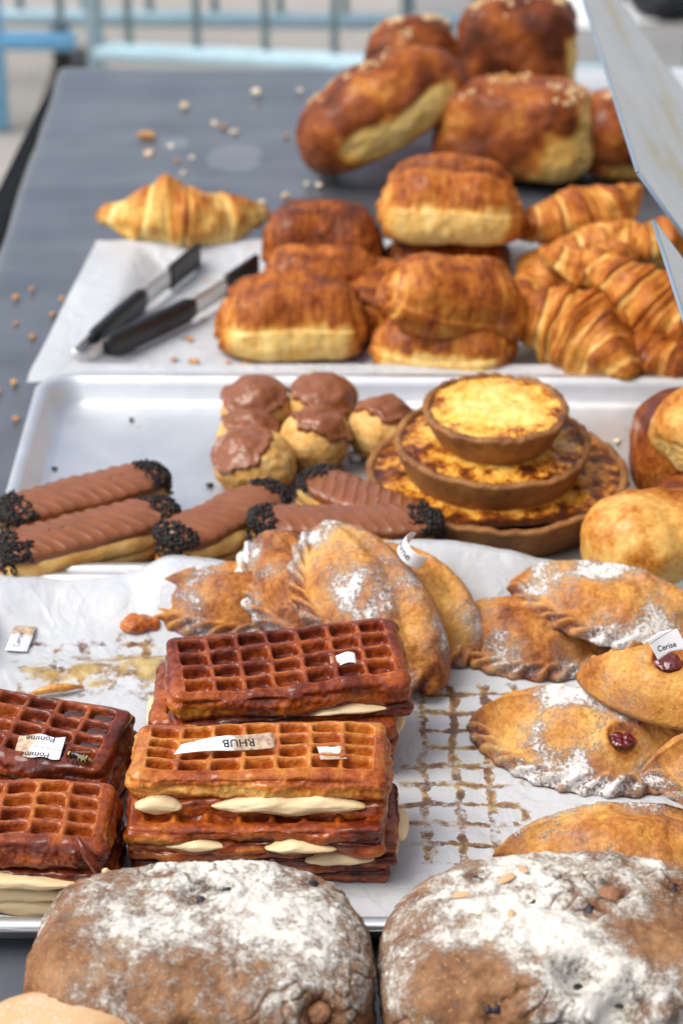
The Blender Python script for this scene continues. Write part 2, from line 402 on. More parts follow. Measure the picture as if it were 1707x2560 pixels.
# ================================================================== SETTING
def sheet(x0, x1, y0, y1, z, nx=2, ny=2):
    X, Y = np.meshgrid(np.linspace(x0, x1, nx), np.linspace(y0, y1, ny), indexing='ij')
    V, F = rings_mesh(np.stack([X, Y, np.full_like(X, z)], -1), close_u=False)
    return V, F[0][:, ::-1]
GZ = -.75
g = obj('ground', mesh_data('ground', *sheet(-150, 150, -60, 240, GZ, 40, 40), M['ground'])); tag(g, None, None, kind='structure')
V, F = sheet(.15, 60, 5.0, 120, GZ + .004, 10, 10); g = obj('road', mesh_data('road', V, F, M['road'])); tag(g, None, None, kind='structure')
for (x0, x1, y0, y1) in ((.50, .60, 5.32, 5.60), (.685, .752, 5.36, 5.62)):
    g = obj('road_marking', mesh_data('road_marking', *sheet(x0, x1, y0, y1, GZ + .008, 3, 3), M['roadpaint'])); tag(g, None, None, kind='structure')

# -------- crowd barriers
def barrier(x0, x1, y0, y1, zb, ztop, mat, barmat, label, nb, second=None, feet=(), footmat=None, r=.020, posts=(0, 1)):
    root = obj('crowd_barrier', None, loc=((x0 + x1) / 2, (y0 + y1) / 2, GZ)); tag(root, label, 'barrier')
    ox, oy = root.location.x, root.location.y
    def q(t, z, dy=0): return (x0 + (x1 - x0) * t - ox, y0 + (y1 - y0) * t - oy + dy, z - GZ)
    for z in (zb, ztop):
        V, F = tube([q(0, z), q(.5, z), q(1, z)], r); obj('rail', mesh_data('rail', V, F, mat), root)
    for t in posts:
        V, F = tube([q(t, GZ + .01), q(t, (zb + ztop) / 2), q(t, ztop)], r * .9); obj('post', mesh_data('post', V, F, mat), root)
    for i in range(nb):
        t = (i + .5 + (second or 0)) / nb
        if t >= 1: continue
        V, F = tube([q(t, zb), q(t, ztop)], .0085, 10); obj('bar', mesh_data('bar', V, F, barmat), root)
    for t, fm in feet:
        V, F = box((0, 0, 0), (.03, .22, .012)); V = V + np.array(q(t, GZ + .014)); V2, F2 = tube([q(t, GZ + .02), q(t, zb)], .02)
        V, F = merge([(V, F), (V2, F2)]); obj('foot', mesh_data('foot', V, F, fm), root)
    return root
barrier(-.505, 1.6, 4.62, 4.30, -.575, .35, M['galv'], M['galv_bar'], 'pale grey steel crowd barrier standing just behind the far end of the table', 15, feet=((.235, M['galv']), (.8, M['galv'])))
barrier(-2.3, -.545, 4.66, 4.62, -.555, .35, M['bluepaint'], M['galv_bar'], 'bright blue crowd barrier at the left edge beside the grey one', 12, second=.3, posts=(.02, .905))
barrier(-1.75, .36, 4.95, 4.86, -.59, .35, M['galv'], M['galv_bar'], 'second pale barrier farther back, seen through the bars of the nearer one', 15, r=.019, feet=((.54, M['rubber']),))
P_, F_, N_ = sblob(.09, .10, .09, 2.4, 24); P_ = P_ + N_ * (fbm(P_, 14, 3, 5) * .012)[:, None]; P_ = flatten(P_, -.06, .01)
b = obj('bag', mesh_data('bag', P_, F_, M['bag']), loc=(.775, 5.46, GZ + .006)); tag(b, 'dark black bag lying on the road beyond the barriers', 'bag')
V, F = tube([(-.04, 0, .135), (-.025, 0, .185), (0, 0, .2), (.025, 0, .185), (.04, 0, .135)], .008, 8); obj('handle', mesh_data('handle', V, F, M['bag']), b)

# -------- trestle table and cloth
TX0, TX1, TY0, TY1 = -.335, .47, .42, 2.735
t = obj('trestle_table', None, loc=((TX0 + TX1) / 2, (TY0 + TY1) / 2, GZ)); tag(t, 'long trestle table hidden under the black plastic cloth', 'table')
V, F = box((0, 0, .733), ((TX1 - TX0) / 2 - .006, (TY1 - TY0) / 2 - .006, .012), .003); obj('tabletop', mesh_data('tabletop', V, F, M['wood']), t)
for sx in (-1, 1):
    for sy in (-1, 1):
        V, F = tube([(sx * .36, sy * 1.05, .01), (sx * .34, sy * .95, .40), (sx * .32, sy * .85, .72)], .015, 10); obj('leg', mesh_data('leg', V, F, M['wood_leg']), t)
def cloth():
    nx, ny = 150, 330
    # unrolled parameters: a across (with the drops), b along
    drop = .42
    a = np.concatenate([np.linspace(TX0 - .022, TX0 - .012, 4), np.linspace(TX0 - .008, TX0 + .012, 8), np.linspace(TX0 + .02, TX1 - .02, nx), np.linspace(TX1 - .012, TX1 + .008, 8), np.linspace(TX1 + .012, TX1 + drop, 20)])
    bb = np.concatenate([np.linspace(TY0 - drop, TY0 - .01, 20), np.linspace(TY0, TY1 - .012, ny), np.linspace(TY1 - .008, TY1 + .012, 8), np.linspace(TY1 + .02, TY1 + drop, 26)])
    A, B = np.meshgrid(a, bb, indexing='ij'); P0 = np.stack([A, B, np.zeros_like(A)], -1).reshape(-1, 3)
    def fold(u, lo, hi, rr=.012):
        # arc-rounded edge then the drop
        over_hi = np.maximum(u - hi, 0); over_lo = np.maximum(lo - u, 0); o = over_hi + over_lo
        ang = np.minimum(o / rr, math.pi / 2)
        hor = rr * np.sin(ang); ver = rr * (1 - np.cos(ang)) + np.maximum(o - rr * math.pi / 2, 0)
        pos = np.clip(u, lo, hi) + np.where(over_hi > 0, hor, 0) - np.where(over_lo > 0, hor, 0)
        return pos, ver
    X, vx = fold(P0[:, 0], TX0, TX1); Y, vy = fold(P0[:, 1], TY0, TY1)
    Z = .004 - np.maximum(vx, vy)
    top = np.exp(-(vx + vy) / .02)
    wr = perlin(np.stack([X * 3.2, Y * 7, X * 0], 1), 2) * .0034 + perlin(np.stack([X * 3.0 + Y * .8, Y * 15, X * 0 + 3], 1), 5) * .0016 + perlin(np.stack([X * 9, Y * 26, X * 0], 1), 8) * .0006
    # wrinkles lie flat under the trays
    far = 1.5 * sst(2.16, 2.24, Y) + (1 - sst(-.31, -.27, X)) * .8
    Z = Z + top * (wr * np.clip(.12 + far, 0, 1) * 1.5 - .002)
    # the drop flares outwards and waves
    wav = perlin(np.stack([Y * 4, X * 0, vx * 3], 1), 11) * .03
    X = X - np.where(P0[:, 0] < TX0, vx * .12 + wav * .4 * np.minimum(vx / .15, 1), 0) + np.where(P0[:, 0] > TX1, vx * .25, 0)
    Y = Y + np.where(P0[:, 1] > TY1, vy * .05, 0) - np.where(P0[:, 1] < TY0, vy * .1, 0)
    V = np.stack([X, Y, Z], 1).reshape(len(a), len(bb), 3)
    V, F = rings_mesh(V, close_u=False)
    return V, F[0][:, ::-1]
V, F = cloth()
c = obj('tablecloth', mesh_data('tablecloth', V, F, M['cloth'])); tag(c, 'shiny black plastic cloth with wrinkles covering the whole table', 'tablecloth')

def dark_drop():  # added black sheet replaces the left cloth drop, its shade put into the colour
    n, m = 120, 16; ys = np.linspace(TY0, TY1 - .01, n); zs = np.linspace(-.004, -.50, m); rings = []
    for z in zs:
        k = -z; wv = perlin(np.stack([ys * 5, ys * 0 + z * 2, ys * 0], 1), 17) * .022 * min(1, k / .2)
        rings.append(np.stack([TX0 - .0125 - (k - .004) * .52 - wv - .01 * (1 - np.exp(-k / .05)), ys, ys * 0 + z], 1))
    a = np.array(rings); V, F = rings_mesh(np.concatenate([a, (a + np.array([.002, 0, 0]))[::-1]]), close_u=False); return V, F
M['dark_drop'] = simple('matt_black_sheet', (.008, .009, .011), .95, 0, .05, 0, 60, .3)
V, F = dark_drop(); c = obj('dark_drop_sheet', mesh_data('dark_drop_sheet', V, F, M['dark_drop'])); tag(c, 'added matt black sheet standing in for the shaded cloth drop on the left of the table', 'table skirt')

# -------- sheet pans
def rrect(hx, hy, r, n=10):
    pts = []
    for (cx, cy, a0) in ((hx - r, hy - r, 0), (-(hx - r), hy - r, 90), (-(hx - r), -(hy - r), 180), (hx - r, -(hy - r), 270)):
        for k in range(n + 1):
            a = R(a0 + 90 * k / n); pts.append((cx + r * math.cos(a), cy + r * math.sin(a)))
    return np.array(pts)
def pan(hx, hy, h, label, loc, rot=0):
    prof = [(.012, .0005), (.010, .001), (.004, h - .006), (-.004, h - .005), (-.0055, h - .003), (-.0055, h), (-.004, h + .0015), (.002, h + .0015), (.0045, h), (.0075, h - .006), (.0125, .008), (.016, .004), (.022, .0025), (.06, .0022), (.13, .0020)]
    rings = []
    for off, z in prof:
        pts = rrect(hx - off, hy - off, max(.03 - off * .5, .012)); rings.append(np.column_stack([pts, np.full(len(pts), z)]))
    V, F = rings_mesh(np.array(rings), cap0=False)
    Vb = rings[0].copy(); n = len(Vb)
    o = obj('sheet_pan', None, loc=loc, rot=(0, 0, rot)); tag(o, label, 'tray')
    obj('pan_body', mesh_data('pan_body', V, F, M['alu']), o)
    P, F, N, Q = rbox(hx - .016, hy - .016, .0008, .0006, 4, 4, 2); P[:, 2] += .0008
    obj('pan_bottom', mesh_data('pan_bottom', P, F, M['alu']), o)
    return o
pan(.285, .150, .016, 'aluminium baking tray at the far end, lined with parchment under the croissants', (.053, 1.985, .005))
pan(.305, .163, .024, 'bare aluminium baking tray in the middle carrying the cream puffs and custard tarts', (.046, 1.650, .005), -.5)
pan(.300, .201, .022, 'aluminium baking tray nearest the camera, lined with parchment under the waffles', (.038, 1.277, .005), 0)

# -------- parchment sheets
def parchment(x0, x1, y0, y1, zf, mat, label, nx=150, ny=110):
    X, Y = np.meshgrid(np.linspace(x0, x1, nx), np.linspace(y0, y1, ny), indexing='ij')
    P = np.stack([X, Y, np.zeros_like(X)], -1).reshape(-1, 3)
    P = zf(P); cx, cy = (x0 + x1) / 2, (y0 + y1) / 2
    P = P - np.array([cx, cy, 0])
    V, F = rings_mesh(P.reshape(nx, ny, 3), close_u=False); F = F[0][:, ::-1]
    V2 = V.copy(); V2[:, 2] -= .0003
    Vm, Fm = merge([(V, F), (V2, F[:, ::-1])])
    o = obj('parchment_sheet', mesh_data('parchment_sheet', Vm, Fm, mat), loc=(cx, cy, 0)); return tag(o, label, 'baking paper')
def z_far(P):
    x, y = P[:, 0].copy(), P[:, 1].copy()
    z = .0085 + np.abs(perlin(P * 7, 3)) * .0015
    fr = sst(1.872, 1.845, y); lf = sst(-.19, -.232, x + perlin(P * 9, 4) * .006); bk = sst(2.09, 2.125, y)
    z = z + np.maximum(np.maximum(fr, lf), bk) * .0165
    z = z - sst(1.834, 1.815, y) * .004 + sst(-.235, -.275, x) * .003 * perlin(P * 14, 6)
    P[:, 0] = x + (y - 1.82) * .10 * sst(.1, -.27, x); P[:, 2] = z; return P
parchment(-.274, .352, 1.817, 2.136, z_far, m_paper('greasy_parchment', smear=((-.12, .0, .20, .17, .62), (.0, -.10, .16, .07, .72))), 'parchment under the croissants and tongs, flaked with crumbs')
def z_near(P):
    x, y = P[:, 0].copy(), P[:, 1].copy()
    z = .0085 + np.abs(fbm(P, 11, 4, 13)) * .0034 + np.abs(perlin(np.stack([x * 6, y * 30, x * 0], 1), 14)) * .0016 * sst(-.0, -.12, x)
    z = z + .006 * np.exp(-((y - 1.375 - .10 * (x + .15)) / .011) ** 2) * sst(-.05, -.13, x)   # a raised crease on the left
    t = sst(1.415, 1.478, y)
    hgt = .021 + .017 * np.exp(-((x - .065) / .085) ** 2) + .003 * np.sin(x * 40) + .010 * sst(-.155, -.125, x) * sst(.26, .1, x) - .010 * sst(.12, .2, x)
    z = z + t * hgt
    over = np.maximum(y - 1.478, 0); z = z - over * .35
    y2 = y - t * .006 + perlin(np.stack([x * 9, x * 0, x * 0], 1), 21) * .012 * t
    fr = sst(1.102, 1.080, y); z = z + fr * .016
    P[:, 0] = x; P[:, 1] = y2; P[:, 2] = z; return P
parchment(-.285, .352, 1.070, 1.490, z_near,
          m_paper('stained_parchment', regions=((.082, .030, .074, .058, 1.0), (.050, -.070, .058, .080, .62), (-.16, .098, .16, .06, .55), (-.10, .033, .08, .05, .4)), smear=((-.165, .093, .115, .030, .95), (-.24, .073, .05, .06, .5), (.10, .062, .05, .018, .7))),
          'wide parchment stained by syrup in a waffle grid, curling up at its back edge', 230, 170)
def z_corner(P):
    P[:, 2] = .0065 + np.abs(perlin(P * 8, 31)) * .003; return P
parchment(.20, .455, 2.53, 2.728, z_corner, m_paper('plain_parchment'), 'small clean white sheet at the far right corner of the table', 40, 40)

# -------- acrylic guards
def guard(Ytop, Y1, label):
    X0, Z0, X1, Z1 = .216, .30, .425, .022
    L = math.hypot(X1 - X0, Z0 - Z1); th = .0014
    root = obj('sneeze_guard', None, loc=(X1, (Ytop + Y1) / 2, .004)); tag(root, label, 'guard')
    hy = (Ytop - Y1) / 2
    ang = math.degrees(math.atan2(Z0 - Z1, X1 - X0))
    P, F, N, Q = rbox(L / 2, hy, th, .0006, 12, 12, 2)
    P = xf(P, (0, 0, 0), (0, ang, 0)) + np.array([(X0 - X1) / 2, 0, (Z0 - Z1) / 2 + Z1 - .004])
    obj('acrylic_pane', mesh_data('acrylic_pane', P, F, M['acrylic'], smooth=False), root)
    for sgn in (1, -1):   # polished cut edges
        P, F, N, Q = rbox(L / 2, .0012, th * 1.05, .0004, 6, 2, 2); P[:, 1] += sgn * (hy + .0013)
        P = xf(P, (0, 0, 0), (0, ang, 0)) + np.array([(X0 - X1) / 2, 0, (Z0 - Z1) / 2 + Z1 - .004])
        obj('cut_edge', mesh_data('cut_edge', P, F, M['acrylic_edge']), root)
    P, F, N, Q = rbox(.0008, hy, th * 1.02, .0004, 2, 6, 2); P[:, 0] -= L / 2 + .0009
    P = xf(P, (0, 0, 0), (0, ang, 0)) + np.array([(X0 - X1) / 2, 0, (Z0 - Z1) / 2 + Z1 - .004])
    obj('cut_edge', mesh_data('cut_edge', P, F, M['acrylic_edge']), root)
    for s_ in (-.8, .8):
        V, F = box((.004, s_ * hy, .012), (.012, .02, .012), .002); obj('foot_clip', mesh_data('foot_clip', V, F, M['steel']), root)
    return root
guard(2.34, 1.592, 'dusty slanting acrylic guard at the far right, streaked with yellow smears')
guard(1.497, .95, 'nearer acrylic guard at the right edge beside the croissants, only its corner in view')

# ================================================================== PASTRY BUILDERS
def nubs(pts, size, seed, asp=(1, .8, .6)):
    rg = np.random.default_rng(seed); base, F = box_grid(2, 2, 2); base = base / np.linalg.norm(base, axis=1)[:, None]
    parts = []
    for p in pts:
        s_ = size * rg.uniform(.6, 1.25); v = base * np.array(asp) * s_ * rg.uniform(.75, 1.25, (len(base), 1))
        parts.append((xf(v, p, rg.uniform(0, 360, 3)), F))
    return merge(parts)

# ---- croissant: wrapped, stepped tube along an arc
def croissant_mesh(L=.165, r=.031, curve=.05, nseg=3.4, seed=0, bake=.45, lift=.0, hump=.0):
    nT, nP = 200, 64
    t = np.linspace(-1, 1, nT); ph = np.linspace(0, 2 * math.pi, nP, endpoint=False)
    T, PH = np.meshgrid(t, ph, indexing='ij')
    at = np.abs(T) + .07 * np.cos(PH * 1 + 1) * np.sign(T)
    at = np.abs(at)
    f = at * nseg; fr = f - np.floor(f)
    prof = np.power(np.clip(1 - np.abs(T) ** 2.3, 0, 1), .62)
    prof = np.where(np.abs(T) > .9, np.maximum(prof, .0), prof) * (.72 + .28 * np.cos(T * 1.5) ** 2)
    stepv = (1 - fr) ** 1.1 * sst(0, .10, fr)
    q = np.stack([T * 3, np.cos(PH), np.sin(PH)], -1).reshape(-1, 3)
    n1 = perlin(q * 1.4, seed).reshape(T.shape)
    n2 = perlin(np.stack([T * 26, np.cos(PH) * 1.2, np.sin(PH) * 1.2], -1).reshape(-1, 3), seed + 4).reshape(T.shape)
    rad = r * prof * (.88 + .15 * stepv + .24 * n1 + .040 * n2 + hump * np.exp(-((T + .22) / .13) ** 2) * np.clip(np.sin(PH), 0, 1) ** .5) + .0012
    cx = T * L / 2; cy = curve * (T ** 2) - curve * .4 + .006 * np.sin(T * 3 + seed)
    tx = np.full_like(T, L / 2); ty = 2 * curve * T
    tl = np.hypot(tx, ty); nx, ny = -ty / tl, tx / tl
    X = cx + nx * rad * np.cos(PH); Y = cy + ny * rad * np.cos(PH); Z = rad * np.sin(PH) * .92 + lift * (1 - T ** 2)
    P = np.stack([X, Y, Z], -1)
    V, F = rings_mesh(P)
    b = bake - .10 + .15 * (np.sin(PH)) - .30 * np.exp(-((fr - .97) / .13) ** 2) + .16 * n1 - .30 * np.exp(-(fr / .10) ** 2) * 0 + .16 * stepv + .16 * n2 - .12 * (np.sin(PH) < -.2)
    b = np.concatenate([b.reshape(-1), [bake - .2] * 2])
    V = V.copy(); zmin = -r * .62
    return flatten(V, zmin, .003), F, b
def croissant(loc, rot, label, **k):
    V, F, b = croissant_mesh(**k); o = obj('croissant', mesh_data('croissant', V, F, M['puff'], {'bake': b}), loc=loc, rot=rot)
    return tag(o, label, 'croissant', 'croissants in the far tray')

# ---- chocolate bread roll (folded laminated block)
def pain(loc, rot, label, h=(.066, .042, .030), seed=0, crease=0., e=3.4, pale=1., dark=.62):
    P, F, N = sblob(*h, e, 64)
    q = P / np.array(h)
    x, y, z = q.T
    P = P + N * (fbm(P, 17, 4, seed) * .0050)[:, None]
    tp = 1 - .16 * sst(-.4, 1., z); P[:, 0] *= tp; P[:, 1] *= tp; P[:, 0] *= 1 + .05 * perlin(q * 1.3 + 4, seed); P[:, 2] *= 1 + .10 * perlin(np.stack([x * 1.2, y, y * 0], 1), seed + 40)
    P[:, 2] += -crease * .016 * np.exp(-((y + .05 + .12 * np.sin(x * 3)) / .22) ** 2) * sst(-.1, .5, z)
    lay = perlin(np.stack([x * 14, y * 2, z * 2], 1), seed + 3)
    P = P + N * (lay * .0004)[:, None]
    # rolled ends: a coil of layers
    end = sst(.82, .97, np.abs(x)); rr = np.hypot(y, z * 1.05); th = np.arctan2(z, y)
    coil = np.sin(2 * math.pi * (rr * 3.1 + th / (2 * math.pi)))
    P[:, 0] += np.sign(x) * end * (coil * .0022 - .002 * (1 - rr))
    # slabs overlap: the front seam
    P[:, 1] += np.where(y < -.5, -.0022 * sst(.05, -.05, z + .12 * np.sin(x * 2 + seed)), 0)
    b = dark + .16 * fbm(P, 38, 3, seed + 8) + .10 * lay * sst(.5, -.2, z) + .10 * sst(.2, .8, z)
    side = sst(.62, .95, np.abs(y)) * (1 - end)
    pl = side * (1 - sst(.02, .30, z + .10 * lay + .1 * perlin(q * 3, seed + 2)))
    pl = pl * pale
    b = b * (1 - pl) + pl * (.10 + .05 * lay)
    b = b - .18 * (1 - side) * 0 + end * (coil * .12 - .05)
    b += .22 * crease * np.exp(-((y + .05 + .12 * np.sin(x * 3)) / .2) ** 2) * sst(.1, .6, z)
    V = flatten(P.copy(), -h[2] * .8, .002)
    o = obj('chocolate_bread', mesh_data('chocolate_bread', V, F, M['puff'], {'bake': b}), loc=loc, rot=rot)
    return tag(o, label, 'pastry', 'chocolate breads in the far tray')

# ---- sugared brioche
def brioche(loc, rot, label, h, seed, torn=None, nibs=60, e=3.0, dark=.6, crease=0, name='sugar_brioche', cat='brioche', group='sugar brioches at the far end', mat='brioche', n=60):
    P, F, N = sblob(*h, e, n); q = P / np.array(h)
    P = P + N * ((fbm(P, 12, 4, seed, .42)) * (.0085 if nibs else .0062) + .0012 * perlin(P * 70, seed + 33))[:, None]
    P[:, 2] -= crease * np.exp(-(q[:, 1] / .25) ** 2) * sst(0, .6, q[:, 2])
    b = dark + .30 * fbm(P, 22, 4, seed + 5) - .25 * sst(-.2, -.8, q[:, 2]) + (0 if nibs else .22) * sst(.1, .9, q[:, 2] + .3 * fbm(P, 18, 2, seed + 15))
    if torn:
        for (dx, dy, zc, amt) in torn:
            dt = q[:, 0] * dx + q[:, 1] * dy
            m = sst(.70, .90, dt) * sst(zc + .18, zc - .12, q[:, 2] + .25 * perlin(q * 3.2, seed + 6)) * sst(1.02, .75, np.abs(q[:, 0] * dy - q[:, 1] * dx))
            b = b * (1 - m * amt) + m * amt * (.08 + .10 * perlin(q * 9, seed + 7))
            P = P - N * (m * (.003 + .0022 * np.abs(perlin(q * 5, seed + 9))))[:, None]
    V = flatten(P.copy(), -h[2] * .85, .004)
    o = obj(name, mesh_data(name, V, F, M[mat], {'bake': np.clip(b, 0, 1)}), loc=loc, rot=rot); tag(o, label, cat, group)
    if nibs:
        rg = np.random.default_rng(seed + 50); ok = np.where((N[:, 2] > .55) & (perlin(q * 1.7, seed + 20) > -.05))[0]
        sp_ = perlin(q * 2.6, seed + 21)[ok]; pr_ = np.clip(sp_ + .15, 0, 1) ** 2 + 1e-4; pts = V[rg.choice(ok, nibs, p=pr_ / pr_.sum())] + np.array([0, 0, .0005])
        Vn, Fn = nubs(pts, .0031, seed, (1.1, .85, .55))
        s_ = obj('sugar_nibs', mesh_data('sugar_nibs', Vn, Fn, M['nib']), o); s_['kind'] = 'stuff'
    return o

# ---- cream puff with a chocolate cap
def chou(loc, rot, label, r=.030, seed=0, cap=1.05, tilt=(0, 0, 1), squash=.85):
    def rad(D): return r * (1 + .08 * perlin(D * 1.6, seed) + .035 * perlin(D * 4.0, seed + 2) + .012 * perlin(D * 13, seed + 4))
    cap *= .88; P, F, N = sblob(1, 1, 1, 2, 44); D = P
    P = D * rad(D)[:, None] * np.array([1, 1, squash]); q = D
    b = .34 + .26 * perlin(D * 3, seed + 9) + .15 * sst(.1, -.7, D[:, 2]) + .12 * perlin(D * 9, seed + 11)
    zmin = -r * squash * .72
    zs = P[:, 2].copy(); V = flatten(P.copy(), zmin, .002); dz = zmin * 0
    base = V[np.argmin(V[:, 2]), 2]
    o = obj('cream_puff', mesh_data('cream_puff', V, F, M['choux'], {'bake': b}), loc=loc, rot=rot); tag(o, label, 'cream puff', 'cream puffs in the middle tray')
    off = V[np.argmax(D[:, 2]), 2] - zs[np.argmax(D[:, 2])]
    nr, na = 46, 110
    tv = Vector(tilt).normalized(); Mq = np.array(Vector((0, 0, 1)).rotation_difference(tv).to_matrix())
    ph = np.linspace(0, 2 * math.pi, na, endpoint=False)
    edge = cap * (1 + .22 * perlin(np.stack([np.cos(ph) * 1.6, np.sin(ph) * 1.6, ph * 0], 1), seed + 30) + .12 * perlin(np.stack([np.cos(ph) * 5, np.sin(ph) * 5, ph * 0], 1), seed + 31))
    rings = []
    for i in range(nr):
        f = (i + .2) / (nr - 1 + .2); f = min(f, 1)
        thv = edge * f; Dd = np.stack([np.sin(thv) * np.cos(ph), np.sin(thv) * np.sin(ph), np.cos(thv)], 1) @ Mq.T
        th = .0026 * (1 - f ** 5) ** .5 - .0008 * (f > .99) + .0008 * perlin(Dd * 3, seed + 40) * (1 - f ** 6) + .002 * np.exp(-((f - .9) / .08) ** 2)
        swirl = .0012 * np.sin(ph * 2 + f * 7 + seed) * (1 - f) * f * 4
        rr = rad(Dd) + th + swirl + .0018 * np.exp(-(f / .14) ** 2)
        rings.append(Dd * rr[:, None] * np.array([1, 1, squash]) + np.array([0, 0, off]))
    Vc, Fc = rings_mesh(np.array(rings), cap1=False)
    Fc = [f[:, ::-1] for f in Fc]
    obj('chocolate_icing', mesh_data('chocolate_icing', Vc, Fc, M['choc']), o)
    return o

# ---- eclair
def eclair(loc, rot, label, L=.148, wd=.026, ht=.019, seed=0, ends=(1, 1), stripe=1., nsp=520):
    P, F, N = sblob(L / 2, wd, ht, 3.0, 60); q = P / np.array([L / 2, wd, ht])
    P = P + N * (fbm(P, 30, 3, seed) * .0022)[:, None]
    P[:, 1] += np.sin(q[:, 0] * 2.2 + seed) * .001
    P = P - N * (.0016 * np.exp(-((q[:, 2] - .05) / .10) ** 2))[:, None]
    b = .38 + .26 * fbm(P, 40, 3, seed + 4) + .26 * sst(0, -.8, q[:, 2]) + .3 * sst(.85, 1, np.abs(q[:, 0]))
    V = flatten(P.copy(), -ht * .82, .002); top = V[:, 2].max()
    o = obj('chocolate_eclair', mesh_data('chocolate_eclair', V, F, M['choux'], {'bake': b}), loc=loc, rot=rot); tag(o, label, 'eclair', 'chocolate eclairs in the middle tray')
    P, F, N = sblob(L / 2 * .965, wd * .88, .0070, 3.6, 72); qq = P / np.array([L / 2, wd, .0075])
    s_ = P[:, 0] * math.cos(R(28)) + P[:, 1] * math.sin(R(28)) * 1.2
    rd = 2 * np.clip(np.sin(2 * math.pi * s_ / .0095 + .8 * perlin(P * 60, seed + 3)), 0, 1) ** 2.5 - .5
    P[:, 2] += stripe * .0006 * rd * sst(.3, .8, N[:, 2]) + .0006 * perlin(P * 70, seed) - 4.5 * P[:, 1] ** 2
    P[:, 1] += np.sin(qq[:, 0] * 2.2 + seed) * .001 + .0022 * perlin(P * 45, seed + 6) * np.sign(P[:, 1])
    P[:, 2] += top - .0035
    obj('chocolate_icing', mesh_data('chocolate_icing', P, F, M['choc']), o)
    rg = np.random.default_rng(seed + 90); parts = []
    bq, bf = box_grid(1, 1, 1)
    ax = np.abs(P[:, 0]) / (L / 2); lim = .70 + .10 * perlin(P * 90, seed + 70)
    ax2 = np.abs(V[:, 0]) / (L / 2); body_top = (V[:, 2] > top * .55)
    for sgn, on in zip((-1, 1), ends):
        if not on: continue
        c1 = P[(np.sign(P[:, 0]) == sgn) & (ax > lim) & (P[:, 2] > top - .006)]
        c2 = V[(np.sign(V[:, 0]) == sgn) & (ax2 > .86) & body_top]
        for k in range(int(nsp * on)):
            p_ = c1[rg.integers(len(c1))] if (rg.random() < .8 or not len(c2)) else c2[rg.integers(len(c2))]
            parts.append((xf(bq * np.array([.0019, .0007, .0007]), p_ + rg.uniform(-.0012, .0012, 3) + np.array([0, 0, .0007]), (rg.uniform(0, 360), rg.uniform(-40, 40), rg.uniform(0, 360))), bf))
    Vn, Fn = merge(parts); s_ = obj('chocolate_sprinkles', mesh_data('chocolate_sprinkles', Vn, Fn, M['sprinkle']), o); s_['kind'] = 'stuff'
    return o

# ---- custard tart
def tart(loc, rot, label, r0, r1, h, seed, burn=.0, front_burn=0.):
    na = 160; ph = np.linspace(0, 2 * math.pi, na, endpoint=False)
    cir = np.stack([np.cos(ph), np.sin(ph), ph * 0], 1)
    prof = [(r0 * .5, 0), (r0 * .96, 0), (r0, .0012)] + [(r0 + (r1 - r0) * f ** .8, .002 + (h - .005) * f) for f in np.linspace(.06, 1, 12)] + [(r1 + .0004, h - .0012), (r1 - .0012, h), (r1 - .0046, h + .0006), (r1 - .0060, h - .0008), (r1 - .0066, h - .004), (r1 - .011, h - .008)]
    rings = []
    for (rr, z) in prof:
        p = cir * rr; p[:, 2] = z
        k = z / h
        p[:, :2] *= (1 + .012 * perlin(np.column_stack([cir[:, :2] * 1.6, ph * 0 + z * 30]), seed) + .006 * perlin(np.column_stack([cir[:, :2] * 7, ph * 0 + z * 60]), seed + 1))[:, None]
        p[:, 2] += k * (.0028 * perlin(cir * 2.4, seed + 2) + .0022 * perlin(cir * 9, seed + 3)); rings.append(p)
    V, F = rings_mesh(np.array(rings), cap1=False)
    b = .45 + .25 * fbm(V, 30, 3, seed + 6) + .25 * sst(h * .9, h, V[:, 2]) * np.clip(.3 + perlin(V * 40, seed + 8), 0, 1)
    o = obj('custard_tart', mesh_data('custard_tart', V, F, M['tartcase'], {'bake': b}), loc=loc, rot=rot); tag(o, label, 'tart', 'custard tarts piled up')
    rings = []
    rr_ = np.concatenate([np.linspace(.02, 1, 70)])
    for f in rr_:
        p = cir * (r1 - .0058) * f; p[:, 2] = h - .0016 + .0022 * (1 - f ** 2); rings.append(p)
    V, F = rings_mesh(np.array(rings), cap1=False); F = [f[:, ::-1] for f in F]
    rad = np.hypot(V[:, 0], V[:, 1]) / r1; Q3 = V * np.array([1, 1, 0])
    V[:, 2] += .0016 * fbm(Q3, 60, 3, seed + 10)
    b = .29 + burn + .30 * sst(.40, .97, rad) + .22 * fbm(Q3, 55, 3, seed + 12)
    if front_burn:
        ang = np.arctan2(V[:, 1], V[:, 0]); b += front_burn * np.exp(-((ang + 1.45) / .45) ** 2) * sst(.76, .88, rad)
        V[:, 2] += .004 * np.exp(-((ang + 1.45) / .4) ** 2) * sst(.82, .95, rad)
    obj('custard', mesh_data('custard', V, F, M['custard'], {'bake': np.clip(b, 0, 1)}), o)
    return o

